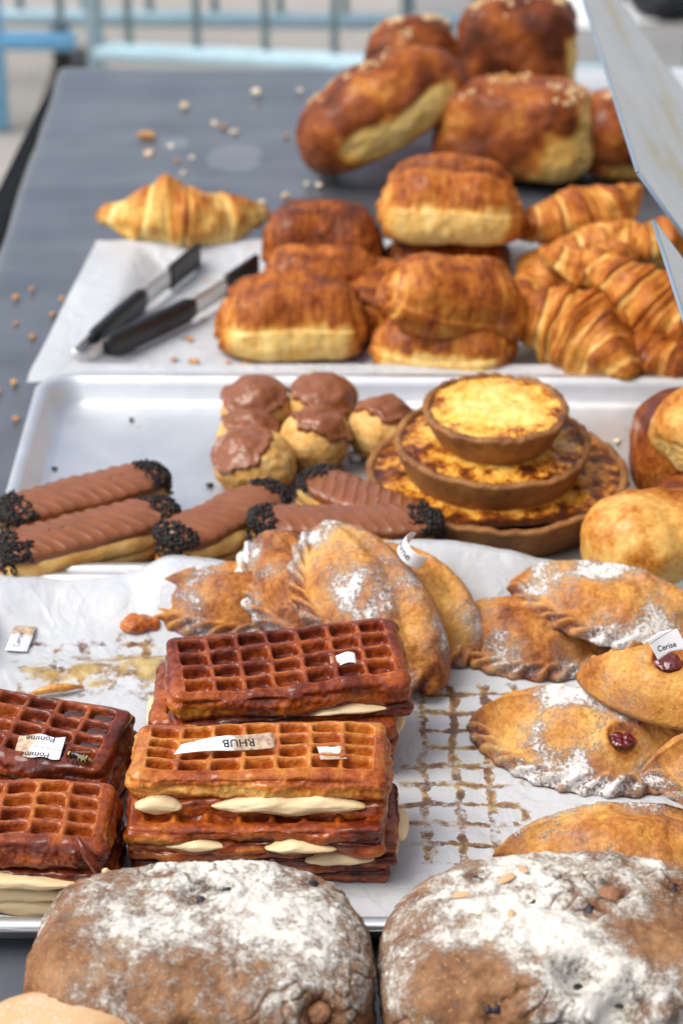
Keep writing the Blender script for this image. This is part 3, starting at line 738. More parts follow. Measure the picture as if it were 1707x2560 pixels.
# ---- half-moon turnover with a rope crimp along the curved (-y) side
def turnover(loc, rot, label, L=.14, W=.078, H=.034, seed=0, hole=None, dust_sheen=.25, bake=.46, crimp=.0090, tipe=1.40, fold_dust=0.):
    nr, na = 90, 300; L *= 1.10; H *= .90
    th = np.linspace(0, 2 * math.pi, na, endpoint=False); c, s_ = np.cos(th), np.sin(th)
    ox = L / 2 * c; oy = np.where(s_ > 0, .40, .60) * W * np.sign(s_) * np.abs(s_) ** tipe
    wgt = sst(.12, -.30, s_)
    per = np.cumsum(np.hypot(np.diff(ox, append=ox[0]), np.diff(oy, append=oy[0])))
    r = np.linspace(.02, 1, nr) ** .85
    Rr, TH = np.meshgrid(r, th, indexing='ij'); Wg = wgt[None, :] + Rr * 0
    hw = .115; rc = 1 - hw
    phase = 2 * math.pi * per[None, :] / .0165 + 4.4 * (Rr - rc) / hw + 1.6 * perlin(np.stack([c * 5, s_ * 5, c * 0 + seed], 1), seed + 40)[None, :]
    rr0 = 1 - 1.55 * hw * Wg
    q = np.clip(Rr / rr0, 0, 1)
    pw = 2.6 + .6 * (1 - Wg)
    dome = H * np.power(np.clip(1 - q ** pw, 0, 1), .62 + .16 * Wg)
    X = ox[None, :] * Rr; Y = oy[None, :] * Rr
    tip = np.abs(c)[None, :] * Rr
    dome = dome * (1 - .25 * tip ** 3)
    rope = crimp * np.sqrt(np.clip(1 - ((Rr - rc) / hw) ** 2, 0, 1)) * (.74 + .24 * np.sin(phase)) * (1 + .22 * perlin(np.stack([c * 4, s_ * 4, c * 0], 1), seed + 41)[None, :]) * Wg
    k = .004; Z = np.log(np.exp(dome / k) + np.exp(rope / k) - 1 + 1e-6) * k
    rim = sst(.80, .98, Rr) * Wg
    X = X * (1 + .012 * rim * np.sin(phase)); Y = Y * (1 + .035 * rim * np.sin(phase))
    Z = Z + .0028 * (1 - Rr ** 10)
    Q = np.stack([X, Y, Z], -1); Qf = Q.reshape(-1, 3)
    nz = fbm(Qf * np.array([1, 1, .6]), 38, 4, seed).reshape(Z.shape); n2 = perlin(Qf * np.array([20, 60, 30]), seed + 5).reshape(Z.shape)
    Q[..., 2] += (.0026 * nz + .0005 * n2 + .0010 * perlin(Qf * 110, seed + 44).reshape(Z.shape)) * sst(1, .9, Rr)
    # a sagging fold along the dome
    Q[..., 2] -= .005 * np.exp(-((Y / W - .06 + .08 * np.sin(X / L * 5 + seed)) / .10) ** 2) * sst(.75, .35, Rr)
    b = bake + .16 * nz + .20 * np.exp(-((Rr - rr0) / .05) ** 2) * Wg * -.6 + .40 * Wg * sst(.78, .90, Rr) * (.40 - .60 * np.sin(phase)) + .16 * sst(.7, .95, tip) + .22 * fbm(Qf, 16, 3, seed + 25).reshape(Z.shape)
    f = dust_sheen + .04 + .16 * Wg * sst(.80, .9, Rr) * (.7 + .3 * np.sin(phase)) * (.1 + dust_sheen * 2.4) + .72 * fbm(Qf, 20, 3, seed + 14).reshape(Z.shape) + fold_dust * sst(.0, .35, Y / W) * sst(1., .5, Rr)
    if hole:
        for (hx, hy, hr) in hole:
            dd = np.hypot((X - hx) / 1.25, Y - hy); Q[..., 2] -= .0035 * sst(hr * 1.05, hr * .8, dd); b += .3 * sst(hr * 1.5, hr * .9, dd); f -= .5 * sst(hr * 1.6, hr, dd)
    under = []
    for rr in (.985, .93, .8, .5, .1):
        p = np.stack([ox * rr, oy * rr, np.full(na, 0.)], -1); under.append(p)
    rings = np.concatenate([Q, np.array(under)]); V, F = rings_mesh(rings); F = [g_[:, ::-1] for g_ in F]
    nb = len(under) * na
    b = np.concatenate([b.reshape(-1), np.full(nb, .6), [bake, .6]]); f = np.concatenate([f.reshape(-1), np.zeros(nb), [dust_sheen, 0]])
    F = [g_[:, ::-1] for g_ in F]
    o = obj('turnover', mesh_data('turnover', V, F, M['turnover'], {'bake': np.clip(b, 0, 1), 'flour': np.clip(f, -.6, 1.2)}), loc=loc, rot=rot)
    tag(o, label, 'turnover', 'fruit turnovers on the front tray')
    if hole:
        for (hx, hy, hr) in hole:
            dd = np.hypot(V[:len(Q.reshape(-1, 3)), 0] - hx, V[:len(Q.reshape(-1, 3)), 1] - hy); zz = V[np.argmin(dd), 2]
            P, F, N = sblob(hr * 1.22, hr * .98, .0030, 2.2, 18); P = P + N * (fbm(P, 140, 3, seed) * .0015)[:, None]
            obj('cherry_filling', mesh_data('cherry_filling', P + np.array([hx, hy, zz + .0012]), F, M['cherry']), o)
    return o

# ---- filled waffle: upper half with a grid of pits, cream, lower half
def waffle(loc, rot, label, L=.160, W=.070, H=.031, nx=7, ny=4, seed=0, tone=.42, cream=(), pools=(), lowdark=.1, top_res=True, gap=.45, flank=.26, group='filled waffles on the front tray'):
    root = obj('filled_waffle', None, loc=loc, rot=rot); tag(root, label, 'waffle', group)
    hu = H * (1 - gap) / 2 + .001; hl = H * gap / 2
    if top_res: gx, gy, gz = 190, 110, 22
    else: gx, gy, gz = 90, 40, 16
    P, F, N, Q = rbox(L / 2, W / 2, hu, min(hu * .85, .0088), gx, gy, gz)
    x, y = P[:, 0], P[:, 1]
    bx, by = .0095, .0075
    xx = x + .0016 * perlin(P * 22, seed) + .0007 * perlin(P * 80, seed + 31); yy = y + .0014 * perlin(P * 22, seed + 1) + .0006 * perlin(P * 80, seed + 32)
    cxp, cyp = (L - 2 * bx) / nx, (W - 2 * by) / ny
    fx = (xx + L / 2 - bx) / cxp; fy = (yy + W / 2 - by) / cyp
    inx = (fx > 0) & (fx < nx); iny = (fy > 0) & (fy < ny)
    tx = np.abs(fx - np.floor(fx) - .5) * 2; ty = np.abs(fy - np.floor(fy) - .5) * 2
    tq = (tx ** 5 + (ty * 1.06) ** 5) ** .2; pit = (1 - sst(.60 , .90, tq + .06 * perlin(P * 120, seed + 33))) * inx * iny
    tm = sst(.4, .8, N[:, 2])
    depth = min(.0072, hu * .9)
    P[:, 2] -= depth * pit * tm
    lip = np.exp(-((np.maximum(tx, ty) - .97) / .12) ** 2) * inx * iny * tm
    P[:, 2] += tm * ((.0012 * perlin(P * 55, seed + 2) + .0007 * perlin(P * 140, seed + 12)) * (1 - .6 * pit) + .0040 * perlin(P * 11, seed + 3)) + .0004 * lip
    sd = sst(.5, .9, np.abs(N[:, 1]) + np.abs(N[:, 0])) * (1 - tm)
    P = P + N * (sd * (.0034 * fbm(P, 30, 5, seed + 4, .6) + .0012 * perlin(P * np.array([30, 30, 190]), seed + 5) - .0022 * sst(.1, .5, perlin(P * np.array([24, 24, 110]), seed + 15))))[:, None]
    b = tone + .22 * fbm(P, 18, 3, seed + 6) + .05 * pit * tm - .10 * lip * (1 - pit) + .10 * perlin(P * 70, seed + 7)
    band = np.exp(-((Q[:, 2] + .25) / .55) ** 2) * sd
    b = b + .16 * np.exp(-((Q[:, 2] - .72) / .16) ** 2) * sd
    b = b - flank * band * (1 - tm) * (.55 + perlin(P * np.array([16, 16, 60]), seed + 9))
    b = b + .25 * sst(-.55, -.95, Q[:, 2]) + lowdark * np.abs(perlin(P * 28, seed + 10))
    P[:, 2] += H - hu + .0030 * perlin(np.stack([P[:, 0] * 13, P[:, 1] * 9, P[:, 0] * 0], 1), seed + 50); P[:, 1] += .0035 * perlin(np.stack([P[:, 0] * 11, P[:, 0] * 0, P[:, 0] * 0], 1), seed + 51)
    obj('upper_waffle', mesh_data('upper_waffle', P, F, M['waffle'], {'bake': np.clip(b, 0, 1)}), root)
    # lower half
    P, F, N, Q = rbox(L / 2 * .985, W / 2 * .985, hl, hl * .8, 110, 40, 14)
    P = P + N * (.0034 * fbm(P * np.array([1, 1, 2.2]), 36, 4, seed + 20))[:, None]
    P[:, 2] += hl - .0002
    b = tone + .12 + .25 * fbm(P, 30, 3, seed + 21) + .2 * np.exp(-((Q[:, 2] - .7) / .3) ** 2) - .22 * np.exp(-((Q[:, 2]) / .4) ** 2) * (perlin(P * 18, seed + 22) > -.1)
    P[:, 2] = np.maximum(P[:, 2], 0.)
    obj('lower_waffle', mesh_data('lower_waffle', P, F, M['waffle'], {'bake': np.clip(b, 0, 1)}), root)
    # filling squeezed out along the joint: (x, halfwidth, halfheight, z fraction, bulge, side)
    for i, (cx, hw, hh, zf, bulge, side) in enumerate(cream):
        P, F, N = sblob(hw, .007, hh, 2.3, 46)
        q = P / np.array([hw, .007, hh])
        P[:, 2] += .22 * hh * perlin(np.stack([q[:, 0] * 2, q[:, 0] * 0, q[:, 0] * 0 + i], 1), seed + 30 + i)
        P = P + N * (.0013 * fbm(P * np.array([1, 2.4, 2.4]), 38, 3, seed + 31 + i))[:, None]; P[:, 2] *= (1 - .55 * np.abs(q[:, 0]) ** 1.6); P[:, 2] -= .0015 * q[:, 0] ** 2; P[:, 2] *= .72 + .45 * np.clip(.6 + perlin(np.stack([P[:, 0] * 45, P[:, 0] * 0, P[:, 0] * 0 + i + .5], 1), seed + 37), 0, 1)
        b = .12 + .18 * fbm(P, 40, 2, seed + 35) + .34 * sst(.55, 1.05, np.abs(q[:, 2]))*0 + .5 * sst(.80, 1., np.abs(q[:, 0])) * .5
        rz = {'f': 0, 'r': 90, 'l': -90}[side]
        p0 = {'f': (cx, -W / 2 - bulge + .004, H * zf), 'r': (L / 2 + bulge - .004, cx, H * zf), 'l': (-L / 2 - bulge + .004, cx, H * zf)}[side]
        obj('cream_filling', mesh_data('cream_filling', xf(P, p0, (0, 0, rz)), F, M['cream'], {'bake': np.clip(b, 0, 1)}), root)
    for (i, j) in pools:
        px = -L / 2 + bx + (i + .5) * cxp; py = -W / 2 + by + (j + .5) * cyp
        P, F, N, Q = rbox(cxp * .36, cyp * .36, .0012, .0011, 8, 8, 2); P = P + np.array([px, py, H - depth * .55])
        obj('syrup_pool', mesh_data('syrup_pool', P, F, M['syrup']), root)
    return root

# ---- floury nut loaf
def nut_loaf(loc, rot, label, h, seed, nuts, raisins, flakes=(), fl=.30, e=3.3, patches=()):
    P, F, N = sblob(*h, e, 150); q = P / np.array(h)
    low = fbm(P, 11, 3, seed); mid = fbm(P, 45, 3, seed + 3); fine = fbm(P, 170, 3, seed + 6)
    crk = np.clip(1 - np.abs(perlin(P * 26, seed + 8)) * 9, 0, 1) ** 2 * sst(-.05, .35, perlin(P * 9, seed + 9))
    crk2 = np.clip(1 - np.abs(perlin(P * 70, seed + 18)) * 6, 0, 1) ** 2 * sst(.05, .3, perlin(P * 20, seed + 19))
    disp = .0050 * low + .0016 * mid + .0010 * fine - .0010 * crk - .0018 * crk2 - .0016 * sst(.15, .5, perlin(P * np.array([34, 34, 16]), seed + 27))
    b = .42 + .20 * mid + .08 * crk + .14 * fine + .22 * crk2
    f = fl + .10 + .55 * (low * .35 + fbm(P, 24, 4, seed + 11) * .62) - .1 * crk - .45 * crk2
    f = f * sst(-.15, .5, q[:, 2]) - .25 * sst(.2, -.4, q[:, 2])
    for (px, py, pr, amt) in patches:       # where the flour was sprinkled most (or rubbed off)
        f += amt * np.exp(-(((q[:, 0] - px) ** 2 + (q[:, 1] - py) ** 2) / pr ** 2)) * sst(-.3, .2, q[:, 2])
    D0 = P.copy(); holes = []
    for (dx, dy, dz, rr, deep) in list(nuts) + list(raisins):
        dv = np.array([dx, dy, dz], float); dv *= (np.abs(dv / np.array(h)) ** e).sum() ** (-1 / e)
        ds = np.linalg.norm((D0 - dv), axis=1)
        disp += -deep * (.5 if rr < .0065 else 1.5) * np.exp(-(ds / (rr * 1.1)) ** 2) + .3 * deep * np.exp(-((ds - rr * 1.9) / (rr * .7)) ** 2)
        b += (.18 if rr < .0065 else .42) * np.exp(-((ds - rr * .9) / (rr * .5)) ** 2)
        f -= .30 * np.exp(-((ds - rr * .9) / (rr * .6)) ** 2)
        holes.append(np.argmin(ds))
    P = P + N * disp[:, None]
    V = flatten(P.copy(), -h[2] * .82, .006)
    o = obj('nut_loaf', mesh_data('nut_loaf', V, F, M['loaf'], {'bake': np.clip(b, 0, 1), 'flour': np.clip(f, -.6, 1.3)}), loc=loc, rot=rot); tag(o, label, 'bread', 'floury nut loaves at the front')
    for k, (dx, dy, dz, rr, deep) in enumerate(list(nuts) + list(raisins)):
        isn = k < len(nuts); vi = holes[k]
        rr = rr if isn else rr * .8; B, Fb, Nb = sblob(rr, rr * (.9 if isn else .5), rr * .7, 2.2, 16); B = B + Nb * (fbm(B, 160, 2, seed + k) * (.0010 if isn else .0018))[:, None]
        B = xf(B, (0, 0, 0), (20 * k, 35 * k % 50 - 20, 70 * k))
        p = V[vi] + N[vi] * (rr * (.05 if isn else -.50))
        obj('hazelnut' if isn else 'raisin', mesh_data('nut', B + p, Fb, M['nut' if isn else 'raisin']), o)
    for k, (dx, dy, dz, sz) in enumerate(flakes):
        dv = np.array([dx, dy, dz], float); dv *= (np.abs(dv / np.array(h)) ** e).sum() ** (-1 / e)
        vi = np.argmin(np.linalg.norm(D0 - dv, axis=1))
        B, Fb, Nb = sblob(sz, sz * .5, .0008, 2.4, 8)
        z = Vector(N[vi]); Mq = np.array(Vector((0, 0, 1)).rotation_difference(z).to_matrix())
        B = xf(B, (0, 0, 0), (0, 0, 40 * k)); obj('almond_flake', mesh_data('almond_flake', B @ Mq.T + V[vi] + N[vi] * .0012, Fb, M['flake']), o)
    return o

# ---- paper labels with lettering
def text_mesh(body, size):
    cu = bpy.data.curves.new('lettering', 'FONT'); cu.body = body; cu.size = size; cu.align_x = 'CENTER'; cu.align_y = 'CENTER'; cu.resolution_u = 3; cu.offset = size * .012
    o = bpy.data.objects.new('lettering', cu); COL.objects.link(o)
    dg = bpy.context.evaluated_depsgraph_get(); dg.update()
    me = bpy.data.meshes.new_from_object(o.evaluated_get(dg)); bpy.data.objects.remove(o)
    V = np.empty(len(me.vertices) * 3, np.float32); me.vertices.foreach_get('co', V); V = V.reshape(-1, 3).astype(float)
    tri = []; me.calc_loop_triangles()
    tri = np.array([t_.vertices[:] for t_ in me.loop_triangles], np.int32)
    bpy.data.meshes.remove(me); return V, tri
def label_card(loc, rot, label, w_, h_, texts, mat, bend=None, outline=None, lines=()):
    """texts: (string, size, x, y, rotation); bend maps flat (x, y, z) to the curled paper"""
    bend = bend or (lambda V: V)
    P, F, N, Q = rbox(w_ / 2, h_ / 2, .00014, .0001, 30, 12, 1)
    if outline is not None: P = outline(P)
    root = obj('paper_label', mesh_data('paper_label', bend(P), F, mat), loc=loc, rot=rot); tag(root, label, 'label')
    for (s_, size, tx, ty, tr) in texts:
        V, T = text_mesh(s_, size); V = xf(V, (tx, ty, .00030), (0, 0, tr))
        obj('lettering', mesh_data('lettering', bend(V), T, M['print'], smooth=False), root)
    for (x0, y0, x1, y1, tk) in lines:
        P, F, N, Q = rbox(math.hypot(x1 - x0, y1 - y0) / 2, tk, .00004, .00003, 24, 1, 1)
        P = xf(P, ((x0 + x1) / 2, (y0 + y1) / 2, .00026), (0, 0, math.degrees(math.atan2(y1 - y0, x1 - x0))))
        obj('printed_line', mesh_data('printed_line', bend(P), F, M['print']), root)
    return root
def roll_x(r, x0=0.):
    """curl a flat strip about the y axis with radius r, starting at x0"""
    def f(V):
        V = V.copy(); t_ = (V[:, 0] - x0) / r; rr = r - V[:, 2]
        V[:, 0] = x0 + rr * np.sin(t_); V[:, 2] = r - rr * np.cos(t_); return V
    return f
# ================================================================== THINGS ON THE TABLE
# -------- far end: sugared brioches
brioche((0.083, 2.6, 0.004), (0, 0, 8), 'small upright sugared brioche behind the others, at the back left of the heap', (.055, .045, .056), 11, nibs=110, e=3.2, dark=.76)
brioche((0.203, 2.58, 0.004), (0, 0, -6), 'tall dark brioche at the very back of the heap with a sugared top', (.070, .050, .072), 12, torn=((1, 0, .6, .9),), nibs=90, e=3.4, dark=.86)
brioche((0.062, 2.38, 0.04), (-16, -24, 24), 'long brioche leaning on its neighbour with its torn yellow side facing down right', (.096, .056, .050), 13, torn=((0, -1, -.05, 1.),), nibs=70, e=2.7, dark=.80, crease=.006)
brioche((0.19, 2.37, 0.004), (-8, 0, -14), 'big golden brioche with a lump of sugar on top and a pale torn right end', (.088, .060, .058), 14, torn=((1, 0, .7, 1.), (.9, -.45, .2, .7)), nibs=80, e=3.0, dark=.68)
brioche((0.305, 2.38, 0.006), (0, 0, 10), 'brown brioche half hidden behind the slanting acrylic guard', (.055, .050, .046), 15, torn=((0, -1, -.45, .8),), nibs=20, e=2.6, dark=.76)

# -------- far tray: chocolate breads, croissants, tongs
croissant((-0.158, 2.162, 0.014), (0, 0, 3), 'pale golden croissant lying alone on the parchment behind the tongs', L=.172, r=.036, curve=.030, nseg=2.4, seed=3, bake=.30, lift=.004, hump=.42)
PB = pain
PB((-0.018, 2.085, 0.018), (6, 0, -2), 'dark glossy chocolate bread at the back of the left row', (.060, .040, .036), 21, dark=.74, pale=.3)
PB((-0.02, 1.987, 0.014), (8, 0, -3), 'chocolate bread with a cracked seam, second in the left row behind the pale-sided one', (.058, .038, .036), 22, crease=.3, dark=.60, pale=.3)
PB((-0.045, 1.92, 0.0105), (0, 0, -3), 'front chocolate bread of the left row showing a broad pale yellow side', (.069, .043, .036), 23, dark=.63)
PB((0.03, 1.97, 0.0105), (0, 0, 80), 'chocolate bread mostly hidden between the left row and the middle pile', (.055, .034, .030), 29, dark=.62, pale=.2)
PB((0.104, 2.08, 0.0105), (0, 0, 2), 'dark chocolate bread squashed underneath the creased one in the middle pile', (.060, .045, .026), 25, dark=.72, pale=0.)
PB((0.104, 2.07, 0.058), (-6, 0, -3), 'big chocolate bread with a deep crease on top of the middle pile', (.070, .052, .040), 24, crease=1.3, dark=.54)
PB((0.092, 1.88, 0.0105), (0, 0, -12), 'flat chocolate bread at the bottom front of the middle pile behind the custard tarts', (.064, .040, .027), 27, dark=.60, crease=.25)
PB((0.094, 1.887, 0.05), (10, 12, 14), 'chocolate bread lying askew on the front of the middle pile, its coiled end facing left', (.066, .038, .032), 26, dark=.56, pale=.1)
croissant((0.232, 2.095, 0.052), (8, -14, 14), 'croissant on top at the back of the heap, its left tip pale yellow', L=.140, r=.030, curve=.02, nseg=3.2, seed=41, bake=.46)
croissant((0.302, 2.065, 0.03), (0, -8, 40), 'croissant at the back right of the heap under the acrylic corner', L=.120, r=.026, curve=.03, nseg=3.0, seed=42, bake=.44)
croissant((0.262, 2.005, 0.05), (10, 4, -6), 'pale arched croissant across the middle of the heap', L=.155, r=.022, curve=-.035, nseg=3.0, seed=43, bake=.38, lift=.012)
croissant((0.185, 2.035, 0.012), (0, 0, 62), 'croissant standing at the left of the heap with only its blunt tip showing', L=.120, r=.027, curve=.02, nseg=2.8, seed=44, bake=.46)
croissant((0.212, 1.95, 0.016), (0, 0, 25), 'croissant buried in the middle of the heap behind the big front one', L=.120, r=.026, curve=.02, nseg=3.0, seed=45, bake=.46)
croissant((0.272, 1.89, 0.044), (4, 24, -38), 'croissant slanting down to the right beside the near acrylic guard', L=.165, r=.033, curve=.012, nseg=3.6, seed=46, bake=.48)
croissant((0.202, 1.867, 0.014), (0, 6, -38), 'big striped croissant at the front of the heap, torn tip over the tray edge', L=.150, r=.043, curve=-.028, nseg=3.6, seed=47, bake=.47)
croissant((0.285, 1.855, 0.0105), (0, 0, -48), 'dark brown croissant at the bottom right of the heap beneath the slanting one', L=.115, r=.030, curve=.02, nseg=3.2, seed=48, bake=.58)

croissant((.300, 2.020, .062), (6, -8, 16), 'small croissant wedged at the top right of the heap behind the near acrylic guard', L=.110, r=.025, curve=.025, nseg=2.8, seed=49, bake=.44)
croissant((.228, 1.955, .066), (10, 10, 20), 'stubby croissant lying across the middle of the heap above the big striped one', L=.100, r=.023, curve=.028, nseg=2.6, seed=50, bake=.48)

def tongs():
    root = obj('serving_tongs', None, loc=(-.19, 1.98, .011)); tag(root, 'black handled steel tongs lying open on the parchment', 'tongs'); o = np.array([-.19, 1.98, .011])
    def strip(pts, hz, th, mat, name, z0=.011, lift=0., n=26, round_=.45):
        # a strip standing on edge along a path
        pts = np.array(pts, float); t_ = np.linspace(0, len(pts) - 1, n); i = np.minimum(t_.astype(int), len(pts) - 2); f = (t_ - i)[:, None]
        c = pts[i] * (1 - f) + pts[i + 1] * f
        d_ = np.gradient(c, axis=0); d_[:, 2] = 0; d_ /= np.linalg.norm(d_, axis=1)[:, None]; nx_ = np.stack([-d_[:, 1], d_[:, 0], d_[:, 0] * 0], 1)
        rings = []
        for k in range(n):
            e_ = min(1, .72 + k * .14, .72 + (n - 1 - k) * .14) if name == 'handle' else 1
            a = np.linspace(0, 2 * math.pi, 16, endpoint=False); sx = np.sign(np.cos(a)) * np.abs(np.cos(a)) ** round_; sz = np.sign(np.sin(a)) * np.abs(np.sin(a)) ** round_
            rings.append(c[k] + nx_[k] * (sx * th * e_)[:, None] + np.array([0, 0, 1.]) * (sz * hz * e_)[:, None])
        V, F = rings_mesh(np.array(rings)); return obj(name, mesh_data(name, V - o, F, mat), root)
    zc = .024
    arms = ([(-.226, 1.890, zc), (-.206, 1.945, zc), (-.185, 1.996, zc), (-.162, 2.048, zc), (-.140, 2.100, zc)], [(-.212, 1.880, zc), (-.174, 1.927, zc), (-.137, 1.974, zc), (-.106, 2.026, zc), (-.082, 2.072, zc)])
    for a in arms:
        a = np.array(a)
        strip([a[0], a[1], a[2]], .0125, .0058, M['black_plastic'], 'handle', round_=.75)
        strip([a[2] - (a[2] - a[1]) * .06, (a[2] + a[3]) / 2, a[3]], .0095, .0016, M['steel'], 'shaft')
        strip([a[3] - (a[3] - a[2]) * .1, (a[3] + a[4]) / 2 + np.array([0, 0, .0]), a[4]], .0125, .0030, M['black_plastic'], 'tip')
    sp = [arms[0][0], (-.233, 1.868, zc), (-.2355, 1.857, zc), (-.232, 1.850, zc), (-.2245, 1.853, zc), (-.2185, 1.864, zc), arms[1][0]]
    strip(sp, .0115, .0011, M['steel'], 'spring_bend', n=50)
    V, F = tube([(-.2355, 1.8555, zc - .013), (-.2355, 1.8555, zc + .013)], .0022, 10); obj('pivot_pin', mesh_data('pivot_pin', V - o, F, M['steel']), root)
tongs()

# -------- middle tray: cream puffs, tarts, eclairs, buns
chou((-0.072, 1.753, 0.009), (0, 0, 0), 'back left cream puff with rippled chocolate on top', .030, 51, 1.35, (-.1, -.1, 1))
chou((-0.017, 1.758, 0.009), (0, 0, 40), 'back right cream puff of the cluster with a broad chocolate cap', .0305, 52, 1.3, (.05, -.25, 1))
chou((-0.078, 1.706, 0.009), (0, 0, 80), 'smallest cream puff squeezed in the middle left of the cluster', .0255, 54, 1.2, (-.15, -.25, 1))
chou((-0.022, 1.691, 0.009), (0, 0, 130), 'cream puff at the front right of the cluster, its cap peaked in the middle', .029, 55, 1.35, (-.05, -.45, 1), .95)
chou((-0.07, 1.65, 0.009), (0, 0, 0), 'nearest cream puff with chocolate only over its left half', .0335, 56, 1.0, (-.55, -.20, 1), .82)
chou((0.034, 1.711, 0.009), (0, 0, 200), 'lone cream puff beside the custard tarts, chocolate sliding to the left', .0285, 53, 1.25, (-.55, -.3, 1), .95)
tart((0.124, 1.628, 0.008), (0, 0, 0), 'large custard tart at the bottom of the pile with a burnt front rim', .095, .1035, .029, 61, burn=.05, front_burn=.5)
tart((0.119, 1.626, 0.0345), (1, 0, 40), 'middle sized custard tart in the pile of three', .066, .0775, .030, 62, burn=.04, front_burn=0.0)
tart((0.121, 1.628, 0.062), (2, 0, 0), 'small pale custard tart on the top of the pile', .043, .0575, .031, 63, burn=-.10)
eclair((-0.2, 1.578, 0.009), (0, 0, 30), 'chocolate eclair at the back left, its far end black with sprinkles', .142, .0265, .0200, 71)
eclair((-0.192, 1.52, 0.009), (0, 0, 30), 'chocolate eclair at the front left with a white cream spot on its icing', .150, .0270, .0200, 72)
eclair((-.090, 1.54, 0.009), (0, 0, 46), 'chocolate eclair slanting in the middle between the left pair and the short one', .122, .0265, .0205, 73)
eclair((0.018, 1.572, 0.009), (0, 0, -40), 'pale sided eclair resting against the largest tart', .124, .0250, .0195, 74, ends=(.8, .5))
eclair((0.003, 1.526, 0.012), (0, 0, -3), 'dull eclair lying crosswise behind the sugared turnovers', .150, .0245, .0205, 75, stripe=.6)
P_, F_, N_ = sblob(.006, .0022, .0012, 2.2, 12); P_ = P_ + N_ * (fbm(P_, 200, 3, 4) * .0012)[:, None]
tag(obj('cream_smear', mesh_data('cream_smear', P_, F_, M['whitecream']), loc=(-0.204, 1.514, 0.0465), rot=(0, 4, -40)), 'white dab of cream stuck on the front left eclair', 'cream')
for nm, loc, rot, lab, h, sd, tn, dk in (
        ('bun', (0.232, 1.508, 0.008), (0, 0, 20), 'large golden brioche bun beside the big tart, in front of the dark buns', (.050, .046, .038), 81, ((.2, -1, -.2, .7),), .44),
        ('bun', (0.268, 1.65, 0.008), (0, 0, 0), 'dark red brown glazed bun at the right edge of the middle tray', (.038, .042, .044), 82, None, .84),
        ('bun', (.288, 1.625, .048), (10, -20, 40), 'pale bun with a torn side leaning on the dark glazed one', (.036, .042, .036), 83, ((-1, -.2, .3, .9),), .42),
        ('bun', (0.276, 1.57, 0.008), (0, 0, 60), 'reddish glazed bun squeezed between the pale bun and the large golden one', (.034, .034, .026), 84, None, .72)):
    brioche(loc, rot, lab, h, sd, tn, 0, 2.3, dk, name=nm, cat='bun', group='buns at the right of the middle tray', mat='bun')

# -------- front tray: turnovers
turnover((-.076, 1.452, .012), (0, 0, -4), 'brown turnover lying behind the top waffle, its rope crimp to the front', .135, .072, .036, 91, bake=.52, dust_sheen=.22)
turnover((-.024, 1.437, .034), (8, 14, -54), 'dark shiny turnover propped up left of the labelled one', .128, .078, .032, 92, bake=.56, dust_sheen=.24, tipe=1.15, crimp=.008)
turnover((.058, 1.428, .030), (6, 18, -48), 'turnover lying behind the labelled one, its rounded end to the right', .112, .076, .036, 93, bake=.40, dust_sheen=.20, tipe=1.0)
turnover((.024, 1.402, .046), (4, 20, -56), 'long floury turnover leaning down to the right with a curled label stuck in it', .152, .090, .036, 94, bake=.40, dust_sheen=.30, fold_dust=.3, tipe=1.1, crimp=.007)
turnover((.133, 1.405, .0105), (0, 0, -17), 'turnover at the right lying flat beneath another, shaped like a lemon', .122, .074, .036, 95, bake=.46, dust_sheen=.26)
turnover((.196, 1.412, .032), (-6, 4, -24), 'turnover resting on the lemon-shaped one at the right, before the large bun', .150, .082, .036, 96, bake=.42, dust_sheen=.28)
turnover((.163, 1.278, .0105), (0, 0, -20), 'heavily dusted turnover with one dark cherry hole and a floury crimp', .150, .088, .040, 97, hole=((.028, -.020, .0072),), bake=.36, dust_sheen=.40)
turnover((0.228, 1.272, 0.056), (-8, 2, 158), 'turnover with a cherry label stuck in its hole, at the right edge', .140, .086, .036, 98, hole=((.012, .004, .0085),), bake=.34, dust_sheen=.10)
turnover((.182, 1.140, .0105), (0, 0, -9), 'large sugared turnover at the lower right just behind the loaf', .165, .092, .048, 99, bake=.38, dust_sheen=.34, crimp=.009)
turnover((0.228, 1.178, 0.05), (0, 20, 14), 'floury turnover tip poking in at the right edge of the frame', .090, .060, .040, 100, bake=.30, dust_sheen=.45)
P_, F_, N_ = sblob(.014, .008, .006, 2.4, 18); P_ = P_ + N_ * (fbm(P_, 80, 3, 8) * .003)[:, None]; P_ = flatten(P_, -.004, .001)
o_ = obj('broken_pastry', mesh_data('broken_pastry', P_, F_, M['waffle'], {'bake': np.full(len(P_), .42)}), loc=(-.146, 1.428, .011), rot=(0, 0, 15))
tag(o_, 'small broken corner of brown pastry beside the left turnover', 'pastry piece')

# -------- front tray: waffles
C = (('f'))
waffle((-.046, 1.284, .0105), (0, 0, 1), 'waffle at the bottom of the back stack', .160, .074, .024, seed=112, tone=.52, cream=((.02, .04, .004, .5, .002, 'f'), (.0, .02, .005, .5, .002, 'r')), top_res=False)
waffle((-0.044, 1.279, 0.0315), (0, 0, -1), 'waffle just below the dark tilted one, cream showing at its right end', .162, .076, .024, seed=113, tone=.55, cream=((.0, .024, .0055, .45, .003, 'r'), (-.01, .02, .005, .5, .001, 'l')), top_res=False)
waffle((-0.036, 1.278, 0.0545), (4, -1, 8), 'dark glazed waffle tilted on top of the back stack with a torn scrap of label', .158, .074, .030, 7, 4, 111, .60, cream=((.035, .03, .0028, .32, .0, 'f'),), gap=.30, pools=())
waffle((-.050, 1.168, .0105), (0, 0, 0), 'bottom waffle of the front stack behind the left loaf', .160, .068, .0165, seed=124, tone=.55, cream=((.0, .02, .005, .5, .003, 'r'),), top_res=False)
